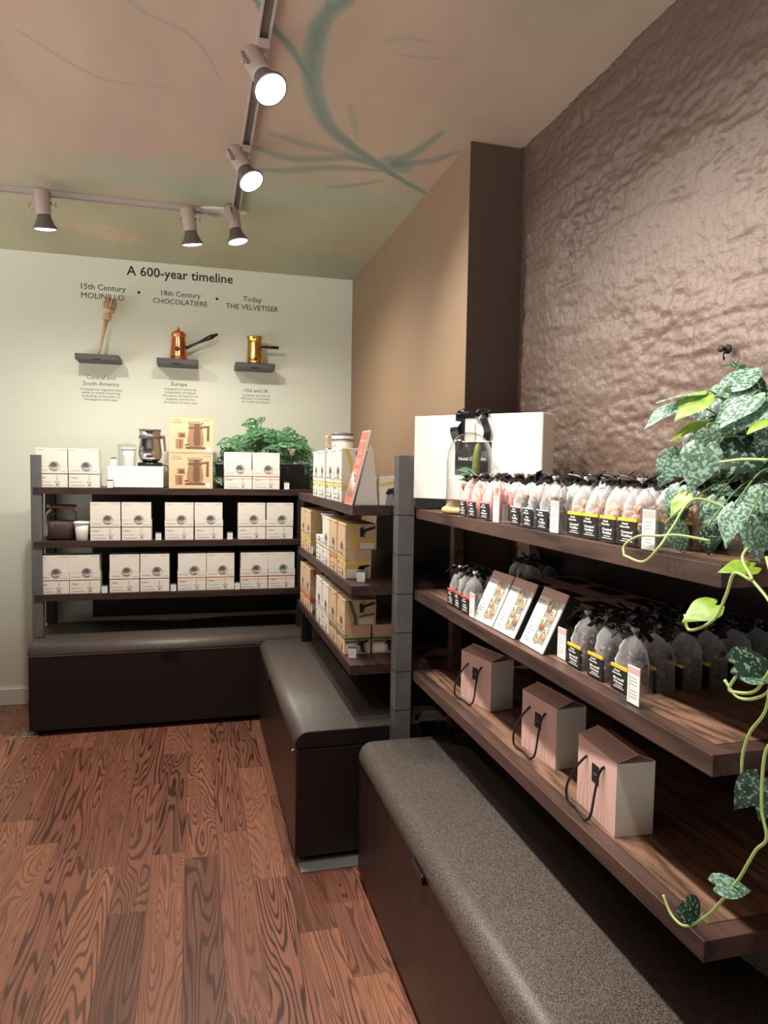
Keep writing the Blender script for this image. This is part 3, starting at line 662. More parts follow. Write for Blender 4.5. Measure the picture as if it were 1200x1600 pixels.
# ================================================================ drink cartons (fronts face local -y, origin bottom centre of the front)
def disc_part(bm, r0, r1, a0, a1, cx, cz, y, n=14, mi=0):
    for k in range(n):
        p, q = a0+(a1-a0)*k/n, a0+(a1-a0)*(k+1)/n
        pts = [(cx+r0*math.cos(p), cz+r0*math.sin(p)), (cx+r1*math.cos(p), cz+r1*math.sin(p)), (cx+r1*math.cos(q), cz+r1*math.sin(q)), (cx+r0*math.cos(q), cz+r0*math.sin(q))]
        if r0 < 1e-6: pts = pts[1:]+[(cx, cz)]
        f = bm.faces.new([bm.verts.new((a, y, b)) for a, b in pts]); f.material_index = mi
def cup_half(parent, upper, cx, cz, y):
    """half of a cup of chocolate seen from above, printed across the two cartons"""
    bm = bmesh.new(); s = (0, PI) if upper else (PI, 2*PI)
    disc_part(bm, .0255, .028, *s, cx, cz, y, mi=1)
    disc_part(bm, 0, .020, *s, cx-.003, cz, y-.0001, mi=0 if upper else 1)
    if upper: disc_part(bm, .0205, .0235, .1, 2.4, cx, cz, y-.0001, 8, mi=0)
    else:
        disc_part(bm, .012, .0155, PI+.35, 2*PI-.3, cx-.002, cz, y-.0002, 8, mi=2); disc_part(bm, .019, .0225, PI+.3, 2*PI-.8, cx, cz, y-.0002, 8, mi=0)
    fixn(bm); return finish(bm, 'cup_print', ['greyink', 'midink', 'whiteink'], parent)
CW, CD = .158, .105
def carton_lower(card, stripe=None, side=None, word='Classic', d=CD):
    def f():
        t = thing('drink_carton', '', 'carton'); w = CW/2
        bm = bmesh.new(); box(bm, -w, w, .001, d-.001, 0, .0722 if not stripe else .0735); finish(bm, 'carton_base', card, t, bevel=.0012)
        bm = bmesh.new(); prism(bm, [(0, .077), (d, .060), (d, .115), (0, .115)], -w-.0008, w+.0008, 'x'); fixn(bm); finish(bm, 'lid', card, t, bevel=.001)
        bm = bmesh.new(); box(bm, -w+.002, w-.002, .003, d-.003, .070, .079); finish(bm, 'groove', stripe or 'ink', t)
        if stripe:
            bm = bmesh.new(); box(bm, -w-.0006, w+.0006, .0, .004, .0735, .077); box(bm, -w-.0012, w+.0012, .0008, d-.001, .058, .0665 if side else .060); finish(bm, 'colour_strip', stripe, t)
        cup_half(t, False, .012, .115, -.0006)
        bm = bmesh.new(); box(bm, .0245, .0263, .0002, .001, .036, .068); box(bm, .010, .042, .0002, .001, .031, .0324); box(bm, .018, .0192, .0001, .001, .003, .031); box(bm, .036, .0372, .0001, .001, .003, .031); box(bm, .024, .030, .0001, .001, .008, .024); finish(bm, 'whisk_print', 'greyink' if card in ('cream', 'white') else 'brownink', t)
        ik = 'greyink' if card in ('cream', 'white') else 'brownink'
        text('Hotel Chocolat.', ik, t, width=.05, loc=(-w+.034, -.0002, .094), name='logo_print')
        text('HOT CHOCOLATE', ik, t, width=.036, loc=(w-.024, -.0002, .089), name='logo_print')
        text(word, ik, t, width=.036, loc=(-w+.028, .0008, .055), name='caption_print')
        text('FLAKED CHOCOLATE DRINK', ik, t, width=.06, loc=(-w+.040, .0008, .030), name='caption_print')
        text('10 SINGLE SERVES 350g', ik, t, width=.07, loc=(-w+.045, .0008, .012), name='caption_print')
        if side: side_art(t, side, False, d)
        return t
    return f
def side_art(t, col, upper, d):
    """end panel: colour fork and a photo of a jug with a black handle, on the local +x end"""
    w = CW/2+.0012
    bm = bmesh.new(); q = Matrix.Identity(4)
    def poly(pts, mi, off=0):
        f = bm.faces.new([bm.verts.new((w+off, y, z)) for y, z in pts]); f.material_index = mi
    k = d/.105
    if not upper:
        poly([(0.006*k, .006), (.05*k, .006), (.05*k, .040), (.006*k, .040)], 3)
        poly([(.055*k, .002), (.094*k, .002), (.088*k, .040), (.060*k, .046)], 2)
        poly([(.066*k, .010), (.084*k, .006), (.074*k, .052), (.060*k, .050)], 1, .0003)
        poly([(.050*k, .040), (.058*k, .036), (.098*k, .050), (.096*k, .056), (.058*k, .052)], 1, .0003)
        poly([(.001, .055), (.045*k, .055), (.06*k, .062), (d-.001, .062), (d-.001, .058), (.062*k, .055), (.05*k, .047), (.001, .047)], 0, .0001)
    else:
        poly([(.03*k, .002), (.042*k, .002), (.042*k, .03), (.022*k, .097), (.010*k, .097), (.030*k, .03)], 0)
        poly([(.042*k, .030), (.055*k, .040), (.10*k, .047), (.10*k, .040), (.058*k, .032)], 0)
        poly([(.048*k, .050), (.070*k, .045), (.066*k, .095), (.052*k, .095)], 2, .0001)
        poly([(.050*k, .052), (.058*k, .048), (.068*k, .070), (.100*k, .082), (.100*k, .092), (.062*k, .080), (.054*k, .088), (.048*k, .084)], 1, .0003)
        poly([(.05*k, .004), (.097*k, .004), (.097*k, .026), (.05*k, .026)], 3)
    finish(bm, 'end_artwork', [col, 'ink', 'midink', 'whiteink' if False else 'cream'], t)
def carton_upper(card, side=None, d=CD):
    def f():
        t = thing('drink_carton', '', 'carton'); w = CW/2
        bm = bmesh.new(); box(bm, -w, w, 0, d, 0, .100); finish(bm, 'carton_body', card, t, bevel=.0012)
        ik = 'greyink' if card in ('cream', 'white') else 'brownink'
        cup_half(t, True, .012, .0, -.0006)
        text('Hotel Chocolat.', ik, t, width=.036, loc=(-w+.026, -.0002, .090), name='logo_print')
        text('HOT CHOCOLATE', ik, t, width=.042, loc=(w-.028, -.0002, .091), name='logo_print')
        if side: side_art(t, side, True, d)
        return t
    return f
def ticket_holder(): # back and side shelves
    t = thing('price_ticket', '', 'price ticket')
    bm = bmesh.new(); box(bm, -.015, .015, -.0018, -.0006, .002, .046); box(bm, -.015, .015, -.0019, -.0006, .039, .046, 1); finish(bm, 'ticket', ['whiteink', 'greyink'], t)
    bm = bmesh.new()
    for z in (.012, .018, .024, .030): box(bm, -.011, .007, -.0021, -.0018, z, z+.0012)
    finish(bm, 'ticket_print', 'midink', t)
    bm = bmesh.new(); box(bm, -.017, .017, 0, .012, 0, .048); finish(bm, 'acrylic_block', 'acrylic', t)
    return t
U, LO = 'upper', 'lower'
pos = {0: 'leftmost', 1: 'second', 2: 'third', 3: 'fourth', 4: 'fifth', 5: 'sixth', 6: 'seventh', 7: 'rightmost'}
def stack(x, y, z, rz, card, stripe, side, lab, grp, word, dx=0, du=CD, dl=CD, rot=0, upper_card=None):
    dirx = Vector((math.cos(rz), math.sin(rz), 0))
    inst(('lo', card, stripe, side, dl), carton_lower(card, stripe, side, word, dl), (x, y, z), rz, 'lower '+lab, grp)
    inst(('up', upper_card or card, side, du), carton_upper(upper_card or card, side, du), (x+dirx.x*dx, y+dirx.y*dx-(.0 if rz == 0 else 0), z+.1155), rz+rot, 'upper '+lab, grp)
def row(xs, z, shelf, stripes):
    n = len(xs)
    for i, x in enumerate(xs):
        nm = 'leftmost' if i == 0 else ('rightmost' if i == n-1 else ORD[i])
        if nm == 'rightmost' or nm == 'leftmost': nm = nm+' stack'
        else: nm = nm+' stack from left'
        st = stripes[i]; dx = random.uniform(-.003, .003)
        stack(x, 4.180+random.uniform(0, .006), z+.0062, 0, 'cream', st, None, 'cream carton in '+nm+' on the back unit\'s '+shelf+' shelf', 'cream drink cartons on the back unit', 'Classic', dx=dx, rot=random.uniform(-.012, .012))
row([-.752, -.588, .250, .412], Z1, 'top', [None, None, 'red', 'red'])
row([-.480, -.314, -.082, .084, .331, .494], Z2, 'middle', [None]*6)
row([-.750, -.589, -.381, -.217, -.012, .150, .345, .508], Z3, 'bottom', [None, None, None, None, 'orange', 'orange', 'red', 'red'])
for x, z, l in ((-.452, Z1, 'beside the two leftmost cartons on the back unit top shelf'), (.532, Z1, 'in front of the planter on the back unit top shelf'), (-.196, Z2, 'after the first carton pair on the middle back shelf'), (.203, Z2, 'after the second carton pair on the middle back shelf'), (-.485, Z3, 'after the first carton pair on the bottom back shelf'), (-.114, Z3, 'after the second carton pair on the bottom back shelf'), (.247, Z3, 'after the third carton pair on the bottom back shelf')):
    inst('tick', ticket_holder, (x, 4.172, z+.006), 0, 'small white price ticket '+l, 'price tickets on the back unit')
inst('tick', ticket_holder, (-.434, 4.185, 1.4505), 0, 'small white price ticket on the white plinth left of the cup', 'price tickets on the back unit')

# ---- big kraft boxes
def kraft_box():
    t = thing('kraft_gift_box', '', 'box'); w, h, d = .122, .205, .20
    bm = bmesh.new(); box(bm, -w, w, 0, d, 0, h-.001); finish(bm, 'box_body', 'kraft', t, bevel=.0015)
    bm = bmesh.new(); box(bm, -w, w, -.0004, .002, h-.004, h-.0025); finish(bm, 'lid_edge', 'brownmid', t)
    def P(b, pts, mi): b.faces.new([b.verts.new((x, y, z)) for x, y, z in pts]).material_index = mi
    bm = bmesh.new(); y = -.0006
    def sil(prof, cx, z0, mi, dy=0):
        P(bm, [(cx+r, y-dy, z0+z) for r, z in prof]+[(cx-r, y-dy, z0+z) for r, z in prof[::-1]], mi)
    sil([(.03, 0), (.042, .012), (.046, .035), (.042, .075), (.036, .10), (.036, .135), (.042, .142)], .022, .032, 1)
    sil([(.012, .006), (.018, .02), (.020, .05), (.016, .09), (.014, .135)], .030, .034, 0, .0002)
    sil([(.038, 0), (.040, .006), (.038, .012)], .022, .136, 0, .0003)
    sil([(.040, 0), (.043, .005), (.040, .010), (.02, .012)], .022, .166, 0, .0003); sil([(.036, .001), (.036, .006)], .022, .168, 2, .0004)
    P(bm, [(.058, y, .142), (.098, y, .144), (.100, y, .158), (.058, y, .152)], 0); P(bm, [(.084, y-.0002, .070), (.098, y-.0002, .068), (.100, y-.0002, .156), (.086, y-.0002, .156)], 0)
    sil([(.052, 0), (.058, .006), (.052, .012), (.03, .013)], .022, .022, 0, .0004)
    sil([(.016, 0), (.020, .002), (.022, .05), (.026, .055)], -.066, .022, 1); sil([(.004, .006), (.004, .05)], -.062, .022, 0, .0002); sil([(.024, .0), (.020, .016), (.022, .03)], -.055, .085, 1); sil([(.014, 0), (.012, .02)], -.052, .088, 0, .0002)
    sil([(.012, 0), (.014, .004), (.008, .010)], -.024, .040, 0, .0002)
    fixn(bm); finish(bm, 'jug_artwork', ['brownink', 'brownmid', 'kraft2'], t)
    bm = bmesh.new(); lathe(bm, [(.014, 0), (.014, .0006)], n=20, M=Matrix.Translation((.095, -.0002, .020)) @ Matrix.Rotation(PI/2, 4, 'X')); finish(bm, 'round_sticker', 'whiteink', t)
    text('Hotel\nChocolat.', 'brownink', t, width=.062, height=.022, loc=(-w+.042, -.0003, h-.026), name='logo_print')
    text('THE VELVETISER', 'brownink', t, width=.05, loc=(w-.034, -.0003, h-.018), name='logo_print')
    return t
inst('kraft', kraft_box, (-.017, 4.178, Z1+.0062), 0, 'lower of two large kraft boxes printed with a jug on back unit', 'large kraft boxes')
inst('kraft', kraft_box, (-.014, 4.180, Z1+.2122), 0, 'upper of two large kraft boxes printed with a jug on back unit', 'large kraft boxes')

# ---- white plinth, milk frother, cup
t = thing('display_plinth', 'low white plinth box on the back unit top shelf, under the milk frother', 'plinth', (-.318, 4.185, Z1+.006))
bm = bmesh.new(); box(bm, -.148, .148, 0, .24, .004, .124); finish(bm, 'plinth_box', 'whitegloss', t, bevel=.002)
bm = bmesh.new(); box(bm, -.145, .145, .003, .237, 0, .004); finish(bm, 'plinth_base', 'ink', t)
t = thing('milk_frother', 'brushed steel milk frother jug standing on its black power base', 'frother', (-.247, 4.30, Z1+.1302))
bm = bmesh.new(); lathe(bm, [(.040, .028), (.052, .034), (.062, .05), (.066, .075), (.063, .11), (.058, .15), (.057, .175), (.060, .205), (.062, .207), (.001, .206)], n=36); finish(bm, 'jug_body', 'steel', t)
bm = bmesh.new(); lathe(bm, [(.0605, .160), (.0625, .162), (.0625, .178), (.0605, .180)], n=36); finish(bm, 'collar', 'cone', t)
bm = bmesh.new(); lathe(bm, [(.060, .204), (.063, .206), (.063, .212), (.058, .214), (.001, .214)], n=36); finish(bm, 'lid', 'cone', t)
bm = bmesh.new(); box(bm, .058, .082, -.010, .010, .162, .180); prism(bm, [(.070, .178), (.082, .182), (.089, .09), (.078, .088)], -.009, .009, 'y'); fixn(bm); finish(bm, 'handle', 'brownink', t, bevel=.003)
bm = bmesh.new(); lathe(bm, [(.066, 0), (.069, .004), (.070, .018), (.064, .022), (.05, .024), (.04, .028), (.001, .028)], n=36); finish(bm, 'power_base', 'blackgloss', t)
bm = bmesh.new(); tube(bm, spline([(.066, .01, .008), (.09, .03, .004), (.112, .06, -.03), (.115, .10, -.10)], 5), .003); finish(bm, 'power_cord', 'blackgloss', t, smooth=True)
def cup(): # ribbed white cup
    t = thing('ribbed_cup', '', 'cup')
    bm = bmesh.new(); n = 40; lathe(bm, [(.028, 0), (.030, .002), (.034, .05), (.0385, .092)], n=n, ripple=.018); finish(bm, 'cup_body', 'porcelain', t)
    bm = bmesh.new(); lathe(bm, [(.0385, .091), (.043, .094), (.0435, .104), (.041, .106), (.038, .104), (.034, .06), (.001, .058)], n=40); finish(bm, 'rim', 'porcelain', t)
    return t
inst('cup', cup, (-.362, 4.27, Z1+.1302), 0, 'ribbed white cup under a clear cover on the white plinth', 'ribbed white cups')
t = thing('clear_cup_cover', 'clear plastic cover over the ribbed cup on the white plinth', 'cover', (-.368, 4.27, Z1+.1302))
bm = bmesh.new(); box(bm, -.047, .047, -.047, .047, .0005, .122); finish(bm, 'cover_box', 'acrylic', t)
bm = bmesh.new(); lathe(bm, [(.02, .1225), (.022, .126), (.012, .13), (.001, .131)], n=20); finish(bm, 'cover_knob', 'glass', t)
inst('cup', cup, (-.606, 4.21, Z2+.0062), 0, 'ribbed white cup beside the glass jar on the middle shelf', 'ribbed white cups')
for i, (x, y, z, l) in enumerate(((.60, 3.36, Z2, 'ribbed white cup on the side unit middle shelf, left of another'), (.60, 3.245, Z2+.1155, 'ribbed white cup standing on a low white carton, side unit'))):
    inst('cup', cup, (x+.02, y, z+.0004), 0, l, 'ribbed white cups')

# ---- glass jar of flakes
t = thing('glass_jar', 'square glass jar of chocolate flakes with wooden lid, far left middle shelf', 'jar', (-.724, 4.30, Z2+.0065))
def sq(r, z, n=32, p=4.0):
    return [(r*math.copysign(abs(math.cos(2*PI*k/n))**(2/p), math.cos(2*PI*k/n)), r*math.copysign(abs(math.sin(2*PI*k/n))**(2/p), math.sin(2*PI*k/n)), z) for k in range(n)]
def loft(bm, rings, cap=True, smooth=True):
    rs = [[bm.verts.new(p) for p in r] for r in rings]
    for a, b in zip(rs, rs[1:]):
        for k in range(len(a)): f = bm.faces.new((a[k], a[(k+1) % len(a)], b[(k+1) % len(a)], b[k])); f.smooth = smooth
    if cap: bm.faces.new(rs[0][::-1]); bm.faces.new(rs[-1])
bm = bmesh.new(); loft(bm, [sq(.076, 0), sq(.080, .004), sq(.080, .135), sq(.076, .155, p=3.2), sq(.062, .166, p=2.2), sq(.062, .178, p=2)]); finish(bm, 'glass_body', 'glass', t)
bm = bmesh.new(); loft(bm, [sq(.072, .006), sq(.0745, .01), sq(.0745, .098), sq(.06, .104), sq(.03, .101)]); finish(bm, 'chocolate_flakes', 'flakes', t)
bm = bmesh.new(); lathe(bm, [(.066, .178), (.078, .182), (.080, .187), (.074, .194), (.05, .196), (.001, .196)], n=36); finish(bm, 'lid', 'lidwood', t)

# ================================================================ planter with swiss-cheese vine
LEAF_W = [(0, .30), (.08, .42), (.2, .47), (.35, .455), (.5, .385), (.65, .285), (.8, .165), (.92, .062), (1, .004)]
def leaf_w(s):
    for (a, wa), (b, wb) in zip(LEAF_W, LEAF_W[1:]):
        if s <= b: return wa+(wb-wa)*(s-a)/(b-a)
    return .004
def leaf_bm(kind):
    bm = bmesh.new(); n = 12; rows = []
    for i in range(n+1):
        s = i/n; w = leaf_w(s)*(.86 if kind == 'mon' else .84)
        zc = -.20*s*s+.02; row_ = []
        for k, u in enumerate((-1, -.66, -.33, 0, .33, .66, 1)):
            lobe = max(0, 1-s*4)*(.17*math.sin(PI*min(1, abs(u)*.85)))
            row_.append(bm.verts.new((s-lobe, u*w, zc-.02+.12*abs(u)*w/.4-.12*u*u*w/.4+.012*math.sin(9*s+u*2))))
        rows.append(row_)
    for i in range(n):
        for k in range(6):
            if kind == 'mon' and k in (1, 4) and i in (2, 3, 5, 7, 9): continue
            if kind == 'mon' and k in (2, 3) and i in (): continue
            f = bm.faces.new((rows[i][k], rows[i+1][k], rows[i+1][k+1], rows[i][k+1])); f.smooth = True
    return bm
def leaf_mesh(kind, m, name='leaf'):
    me = bpy.data.meshes.new(name); bm = leaf_bm(kind); bm.normal_update(); bm.to_mesh(me); bm.free(); me.materials.append(MT[m]); return me
def put_leaf(me, parent, base, ln, T, Nn, wid=1.0, name='leaf'):
    T = Vector(T).normalized(); Nn = Vector(Nn); Nn = (Nn-T*Nn.dot(T)).normalized(); S = Nn.cross(T)
    o = bpy.data.objects.new(name, me); COL.objects.link(o); o.parent = parent
    M = Matrix(((T.x, S.x, Nn.x, 0), (T.y, S.y, Nn.y, 0), (T.z, S.z, Nn.z, 0), (0, 0, 0, 1))) @ Matrix.Diagonal((ln, ln*wid, ln, 1))
    M.translation = Vector(base); o.matrix_local = M
    return o
P0 = Vector((.40, 4.44, Z1+.0065))
pl = thing('potted_vine', 'leafy green swiss-cheese vine in a black trough behind the cartons', 'potted plant', P0)
bm = bmesh.new(); prism(bm, [(-.265, 0), (.255, 0), (.265, .15), (-.275, .15)], -.10, .09, 'y'); fixn(bm); finish(bm, 'trough', 'blackgloss', pl, bevel=.004)
bm = bmesh.new(); box(bm, -.262, .252, -.09, .08, .148, .153); finish(bm, 'soil', 'soil', pl)
mon = leaf_mesh('mon', 'leaf_mon'); rs = random.Random(21); n = 0
spec = [(-.215, .28, 0), (-.20, .23, 0), (.00, .435, 0), (-.06, .40, 0), (-.05, .36, 0), (-.03, .33, 0), (.07, .355, 0), (.15, .375, 0), (.185, .345, 0), (.25, .29, 0), (.30, .24, 0), (.32, .20, 0), (.30, .16, 0), (-.27, .14, 0), (-.26, .09, 0), (-.28, .05, 0), (.31, .11, 0), (.33, .06, 0), (-.24, .19, 0)]
while len(spec) < 92: 
    x = rs.gauss(.02, .14); 
    if -.27 < x < .30: spec.append((x, .16+rs.random()*(.17+.05*math.cos((x-.05)*9)), rs.uniform(-.14, .10)))
bmS = bmesh.new()
for x, z, y in spec:
    y = y or rs.uniform(-.12, -.02)
    sz = rs.uniform(.072, .105); ang = rs.uniform(0, 2*PI)
    T = Vector((math.cos(ang)*.8, -.45+.3*rs.random(), -.55+.5*rs.random())); Nn = Vector((rs.uniform(-.6, .6), -.8, rs.uniform(.1, 1.0)))
    y = max(-.17 if z > .27 else -.075, min(y, .09))
    put_leaf(mon, pl, (x-T.x*sz*.4, y, z), sz, T, Nn, rs.uniform(.9, 1.1))
    bx = max(-.22, min(.22, x*.75)); tube(bmS, spline([(bx, rs.uniform(-.05, .04), .15), (bx*.45+x*.55, y*.4, .15+(z-.15)*.62), (x-T.x*sz*.4, y, z)], 4), .0016, 5)
finish(bmS, 'stems', 'stemdark', pl, smooth=True)
t = thing('acrylic_panel', 'clear upright acrylic panel at the right end of the black trough', 'acrylic panel', (.672, 4.36, Z1+.0065))
bm = bmesh.new(); box(bm, -.002, .002, -.17, .13, 0, .175); finish(bm, 'panel_sheet', 'acrylic', t)

# ================================================================ side unit: cartons, sign, canister
fx = .566
def sstack(y, z, card, stripe, side, lab, word='Classic', du=.125, upper_card=None, both=True):
    g = 'drink cartons on the side unit'
    if both: stack(fx, y, z+.0004, FACE_X, card, stripe, side, lab, g, word, du=du, upper_card=upper_card, rot=random.uniform(-.01, .01), dx=random.uniform(-.002, .002))
    else: inst(('lo', card, stripe, side, CD), carton_lower(card, stripe, side, word), (fx, y, z+.0004), FACE_X, lab, g)
for i, y in enumerate((3.345, 3.185, 2.985, 2.815)):
    sstack(y, Z1, 'cream', 'yellow2', 'yellow2', 'cream carton in the '+['farthest stack', 'second-farthest stack', 'second-nearest stack', 'nearest stack'][i]+' on the side unit top shelf')
for i, y in enumerate((3.735, 3.565)): sstack(y, Z2, 'kraft', 'yellow2', 'yellow2', 'kraft carton in the '+['farthest', 'second-farthest'][i]+' stack on the side unit middle shelf')
sstack(3.235, Z2, 'cream', None, None, 'low white carton carrying a cup, side unit middle shelf', both=False)
sstack(3.065, Z2, 'cream', None, None, 'white carton in the only white stack on the side unit middle shelf')
sstack(2.895, Z2, 'kraft', 'orange', 'yellow2', 'kraft carton in second-nearest stack, side unit middle shelf')
sstack(2.722, Z2, 'kraft', 'yellow2', 'yellow', 'kraft carton in the nearest stack on the side unit middle shelf')
for i, y in enumerate((3.735, 3.565)): sstack(y, Z3, 'kraft', 'red', 'red', 'kraft carton in the '+['farthest', 'second-farthest'][i]+' stack on the side unit bottom shelf')
for i, y in enumerate((3.225, 3.055)): sstack(y, Z3, 'cream', None, None, 'pale carton in the '+['farther', 'nearer'][i]+' white stack on the side unit bottom shelf')
sstack(2.885, Z3, 'kraft', 'green', 'green', 'kraft carton in the second-nearest stack on the side unit bottom shelf')
sstack(2.713, Z3, 'kraft', 'green', 'green', 'kraft carton in the nearest stack on the side unit bottom shelf')
inst(('lo', 'kraft', 'green', 'green', CD), None, (fx+.112, 2.713, Z3+.0004), FACE_X, 'kraft carton with green band behind the nearest stack, bottom side shelf', 'drink cartons on the side unit')
inst(('up', 'cream', 'yellow2', .125), None, (.672, 2.66, Z1+.0004), FACE_X, 'cream and yellow carton behind the red sign on top side shelf', 'drink cartons on the side unit')
for x, y, z, l in ((.572, 3.455, Z2, 'between kraft cartons and cups, side unit middle shelf'), (.61, 2.56, Z2, 'at the near end of the side unit middle shelf'), (.572, 3.455, Z3, 'beside the far kraft cartons, side unit bottom shelf'), (.585, 2.58, Z3, 'at the near end of the side unit bottom shelf')):
    inst('tick', ticket_holder, (x, y, z+.0004), FACE_X if y > 3 else -.35, 'small clear price ticket block '+l, 'price tickets on the side unit')
# sign card
t = thing('sign_card', 'coral red leaning sign card printed with cups, side unit top shelf', 'sign', (.558, 2.565, Z1+.0004))
Ms = Matrix.Rotation(R(14), 4, 'Y')
bm = bmesh.new(); box(bm, -.003, .003, -.062, .062, .0, .285, M=Ms); finish(bm, 'card_board', 'white', t, bevel=.0015)
bm = bmesh.new(); box(bm, -.0036, -.0030, -.060, .060, .003, .282, M=Ms); finish(bm, 'card_print', 'coral', t)
bm = bmesh.new()
for i, (y, r) in enumerate(((-.03, .016), (.0, .013), (.03, .017))): lathe(bm, [(r*.7, 0), (r, .05+.02*i), (r*1.1, .055+.02*i)], cx=0, cy=0, n=12, M=Ms @ Matrix.Translation((-.0042, y, .03)) @ Matrix.Diagonal((.02, 1, 1, 1)))
finish(bm, 'cup_artwork', 'cream', t)
def Tp(y, z): return Ms @ Vector((-.0038, y, z))
for s, z, w in (('Velvetise your drink', .245, .09), ('Hot\nchocolate', .205, .05), ('at the touch of a button\nrich, smooth and\ncafe style at home', .165, .085), ('ask us for a\ntaste today', .125, .06)):
    o = text(s, 'whiteink', t, width=w, name='sign_lettering'); o.matrix_local = Matrix.Translation(Tp(0, z)) @ Matrix.Rotation(R(14), 4, 'Y') @ Matrix.Rotation(-PI/2, 4, 'Z') @ Matrix.Rotation(PI/2, 4, 'X')
bm = bmesh.new(); prism(bm, [(.012, .0), (.100, .0), (.080, .20), (.066, .232)], -.058, -.054, 'y'); prism(bm, [(.012, .0), (.100, .0), (.080, .20), (.066, .232)], .054, .058, 'y'); fixn(bm); finish(bm, 'side_strut', 'greycard', t)
# canister and wooden-handled pot on the cartons
t = thing('enamel_canister', 'white enamel canister with steel band standing on the far cartons', 'canister', (.642, 3.085, Z1+.2162))
bm = bmesh.new(); lathe(bm, [(.046, 0), (.048, .002), (.048, .066), (.044, .068)], n=32); finish(bm, 'can_body', 'porcelain', t)
bm = bmesh.new(); lathe(bm, [(.0485, .038), (.0495, .040), (.0495, .050), (.0485, .052)], n=32); finish(bm, 'clasp_band', 'metal', t)
bm = bmesh.new(); lathe(bm, [(.0485, .066), (.050, .067), (.050, .073), (.046, .076), (.001, .077)], n=32); finish(bm, 'lid', 'cone', t)
bm = bmesh.new(); tube(bm, [(-.040, -.026, .028), (-.046, -.03, .016), (-.036, -.034, .014)], .0018); finish(bm, 'wire_clasp', 'metal', t)
t = thing('wooden_tamper', 'small turned wooden handle tool standing left of the canister', 'tool', (.598, 3.20, Z1+.2162))
bm = bmesh.new(); lathe(bm, [(.011, .012), (.012, .03), (.009, .042), (.012, .052), (.0125, .066), (.008, .07), (.001, .071)], n=16); finish(bm, 'handle', 'turnedwood', t)
bm = bmesh.new(); lathe(bm, [(.016, 0), (.017, .003), (.012, .011), (.001, .012)], n=16); finish(bm, 'foot', 'metal', t)
# pale box hidden behind, at the near end
t = thing('photo_carton', 'pale carton with a black jug photo at the near end, top side shelf', 'carton', (.664, 2.50, Z1+.0004))
bm = bmesh.new(); box(bm, 0, .10, 0, .05, 0, .108); finish(bm, 'carton_body', 'cream', t, bevel=.001)
bm = bmesh.new()
def pf(pts, mi, y=-.0006):
    bm.faces.new([bm.verts.new((a, y, b)) for a, b in pts]).material_index = mi
pf([(0, .082), (.09, .097), (.099, .097), (.099, .090), (.0, .068)], 0); pf([(.02, .0), (.05, .0), (.055, .06), (.03, .065)], 2, -.0005); pf([(.058, .001), (.085, .001), (.082, .04), (.06, .058), (.045, .058)], 1); pf([(.02, .045), (.03, .038), (.075, .056), (.09, .050), (.092, .060), (.07, .072), (.03, .058)], 1, -.0007)
fixn(bm); finish(bm, 'front_artwork', ['yellow2', 'ink', 'midink'], t)

# ================================================================ right unit: top shelf
ZR1 = Z1-.004+.0012
# hamper
A0 = Vector((.752, 2.37, 0)); A1 = Vector((1.06, 2.01, 0)); hw = (A1-A0).length; rzh = math.atan2((A1-A0).y, (A1-A0).x)
t = thing('black_base_box', 'flat black box under the large white hamper', 'box', (A0.x, A0.y, ZR1), rzh)
bm = bmesh.new(); box(bm, .006, hw-.006, .002, .096, 0, .0365); finish(bm, 'box_body', 'blackgloss', t, bevel=.001)
t = thing('gift_hamper', 'large white gift hamper with black ribbon and label, on the right unit', 'gift box', (A0.x, A0.y, ZR1+.037), rzh)
bm = bmesh.new(); box(bm, 0, hw, 0, .10, 0, .288); finish(bm, 'hamper_box', 'white', t, bevel=.002)
bm = bmesh.new(); box(bm, hw, hw+.0012, .004, .096, .004, .284); finish(bm, 'side_flap', 'greycard', t)
bm = bmesh.new(); box(bm, .165, .300, -.0022, 0, .085, .195); finish(bm, 'black_label', 'black', t)
text('Hotel Chocolat.', 'whiteink', t, width=.105, loc=(.232, -.0026, .140), name='label_lettering', bold=.01)
bm = bmesh.new(); wy = (0, 1, 0)
box(bm, .165, .200, -.0035, -.001, .17, .288); box(bm, .165, .285, -.0035, .012, .275, .291)
ribbon(bm, spline([(.175, -.006, .265), (.168, -.02, .238), (.178, -.012, .20), (.195, -.004, .185)], 5), .03, (1, 0, .2), .0008)
ribbon(bm, spline([(.245, -.006, .285), (.275, -.022, .275), (.292, -.022, .235), (.285, -.010, .20)], 6), .024, (1, 0, .4), .0008)
for s in (-1, 1): ribbon(bm, spline([(.235, -.004, .290), (.235+s*.03, -.02, .305), (.235+s*.055, -.01, .297), (.235+s*.02, -.004, .289)], 6), .018, (0, 1, .3), .0008)
ribbon(bm, spline([(.235, .0, .291), (.19, .04, .300), (.14, .05, .296)], 5), .02, (.2, 1, 0), .0008)
finish(bm, 'ribbon_bow', 'ribbon', t)
bm = bmesh.new(); box(bm, .204, .240, -.006, -.004, .196, .262); finish(bm, 'gift_tag', 'greycard', t)

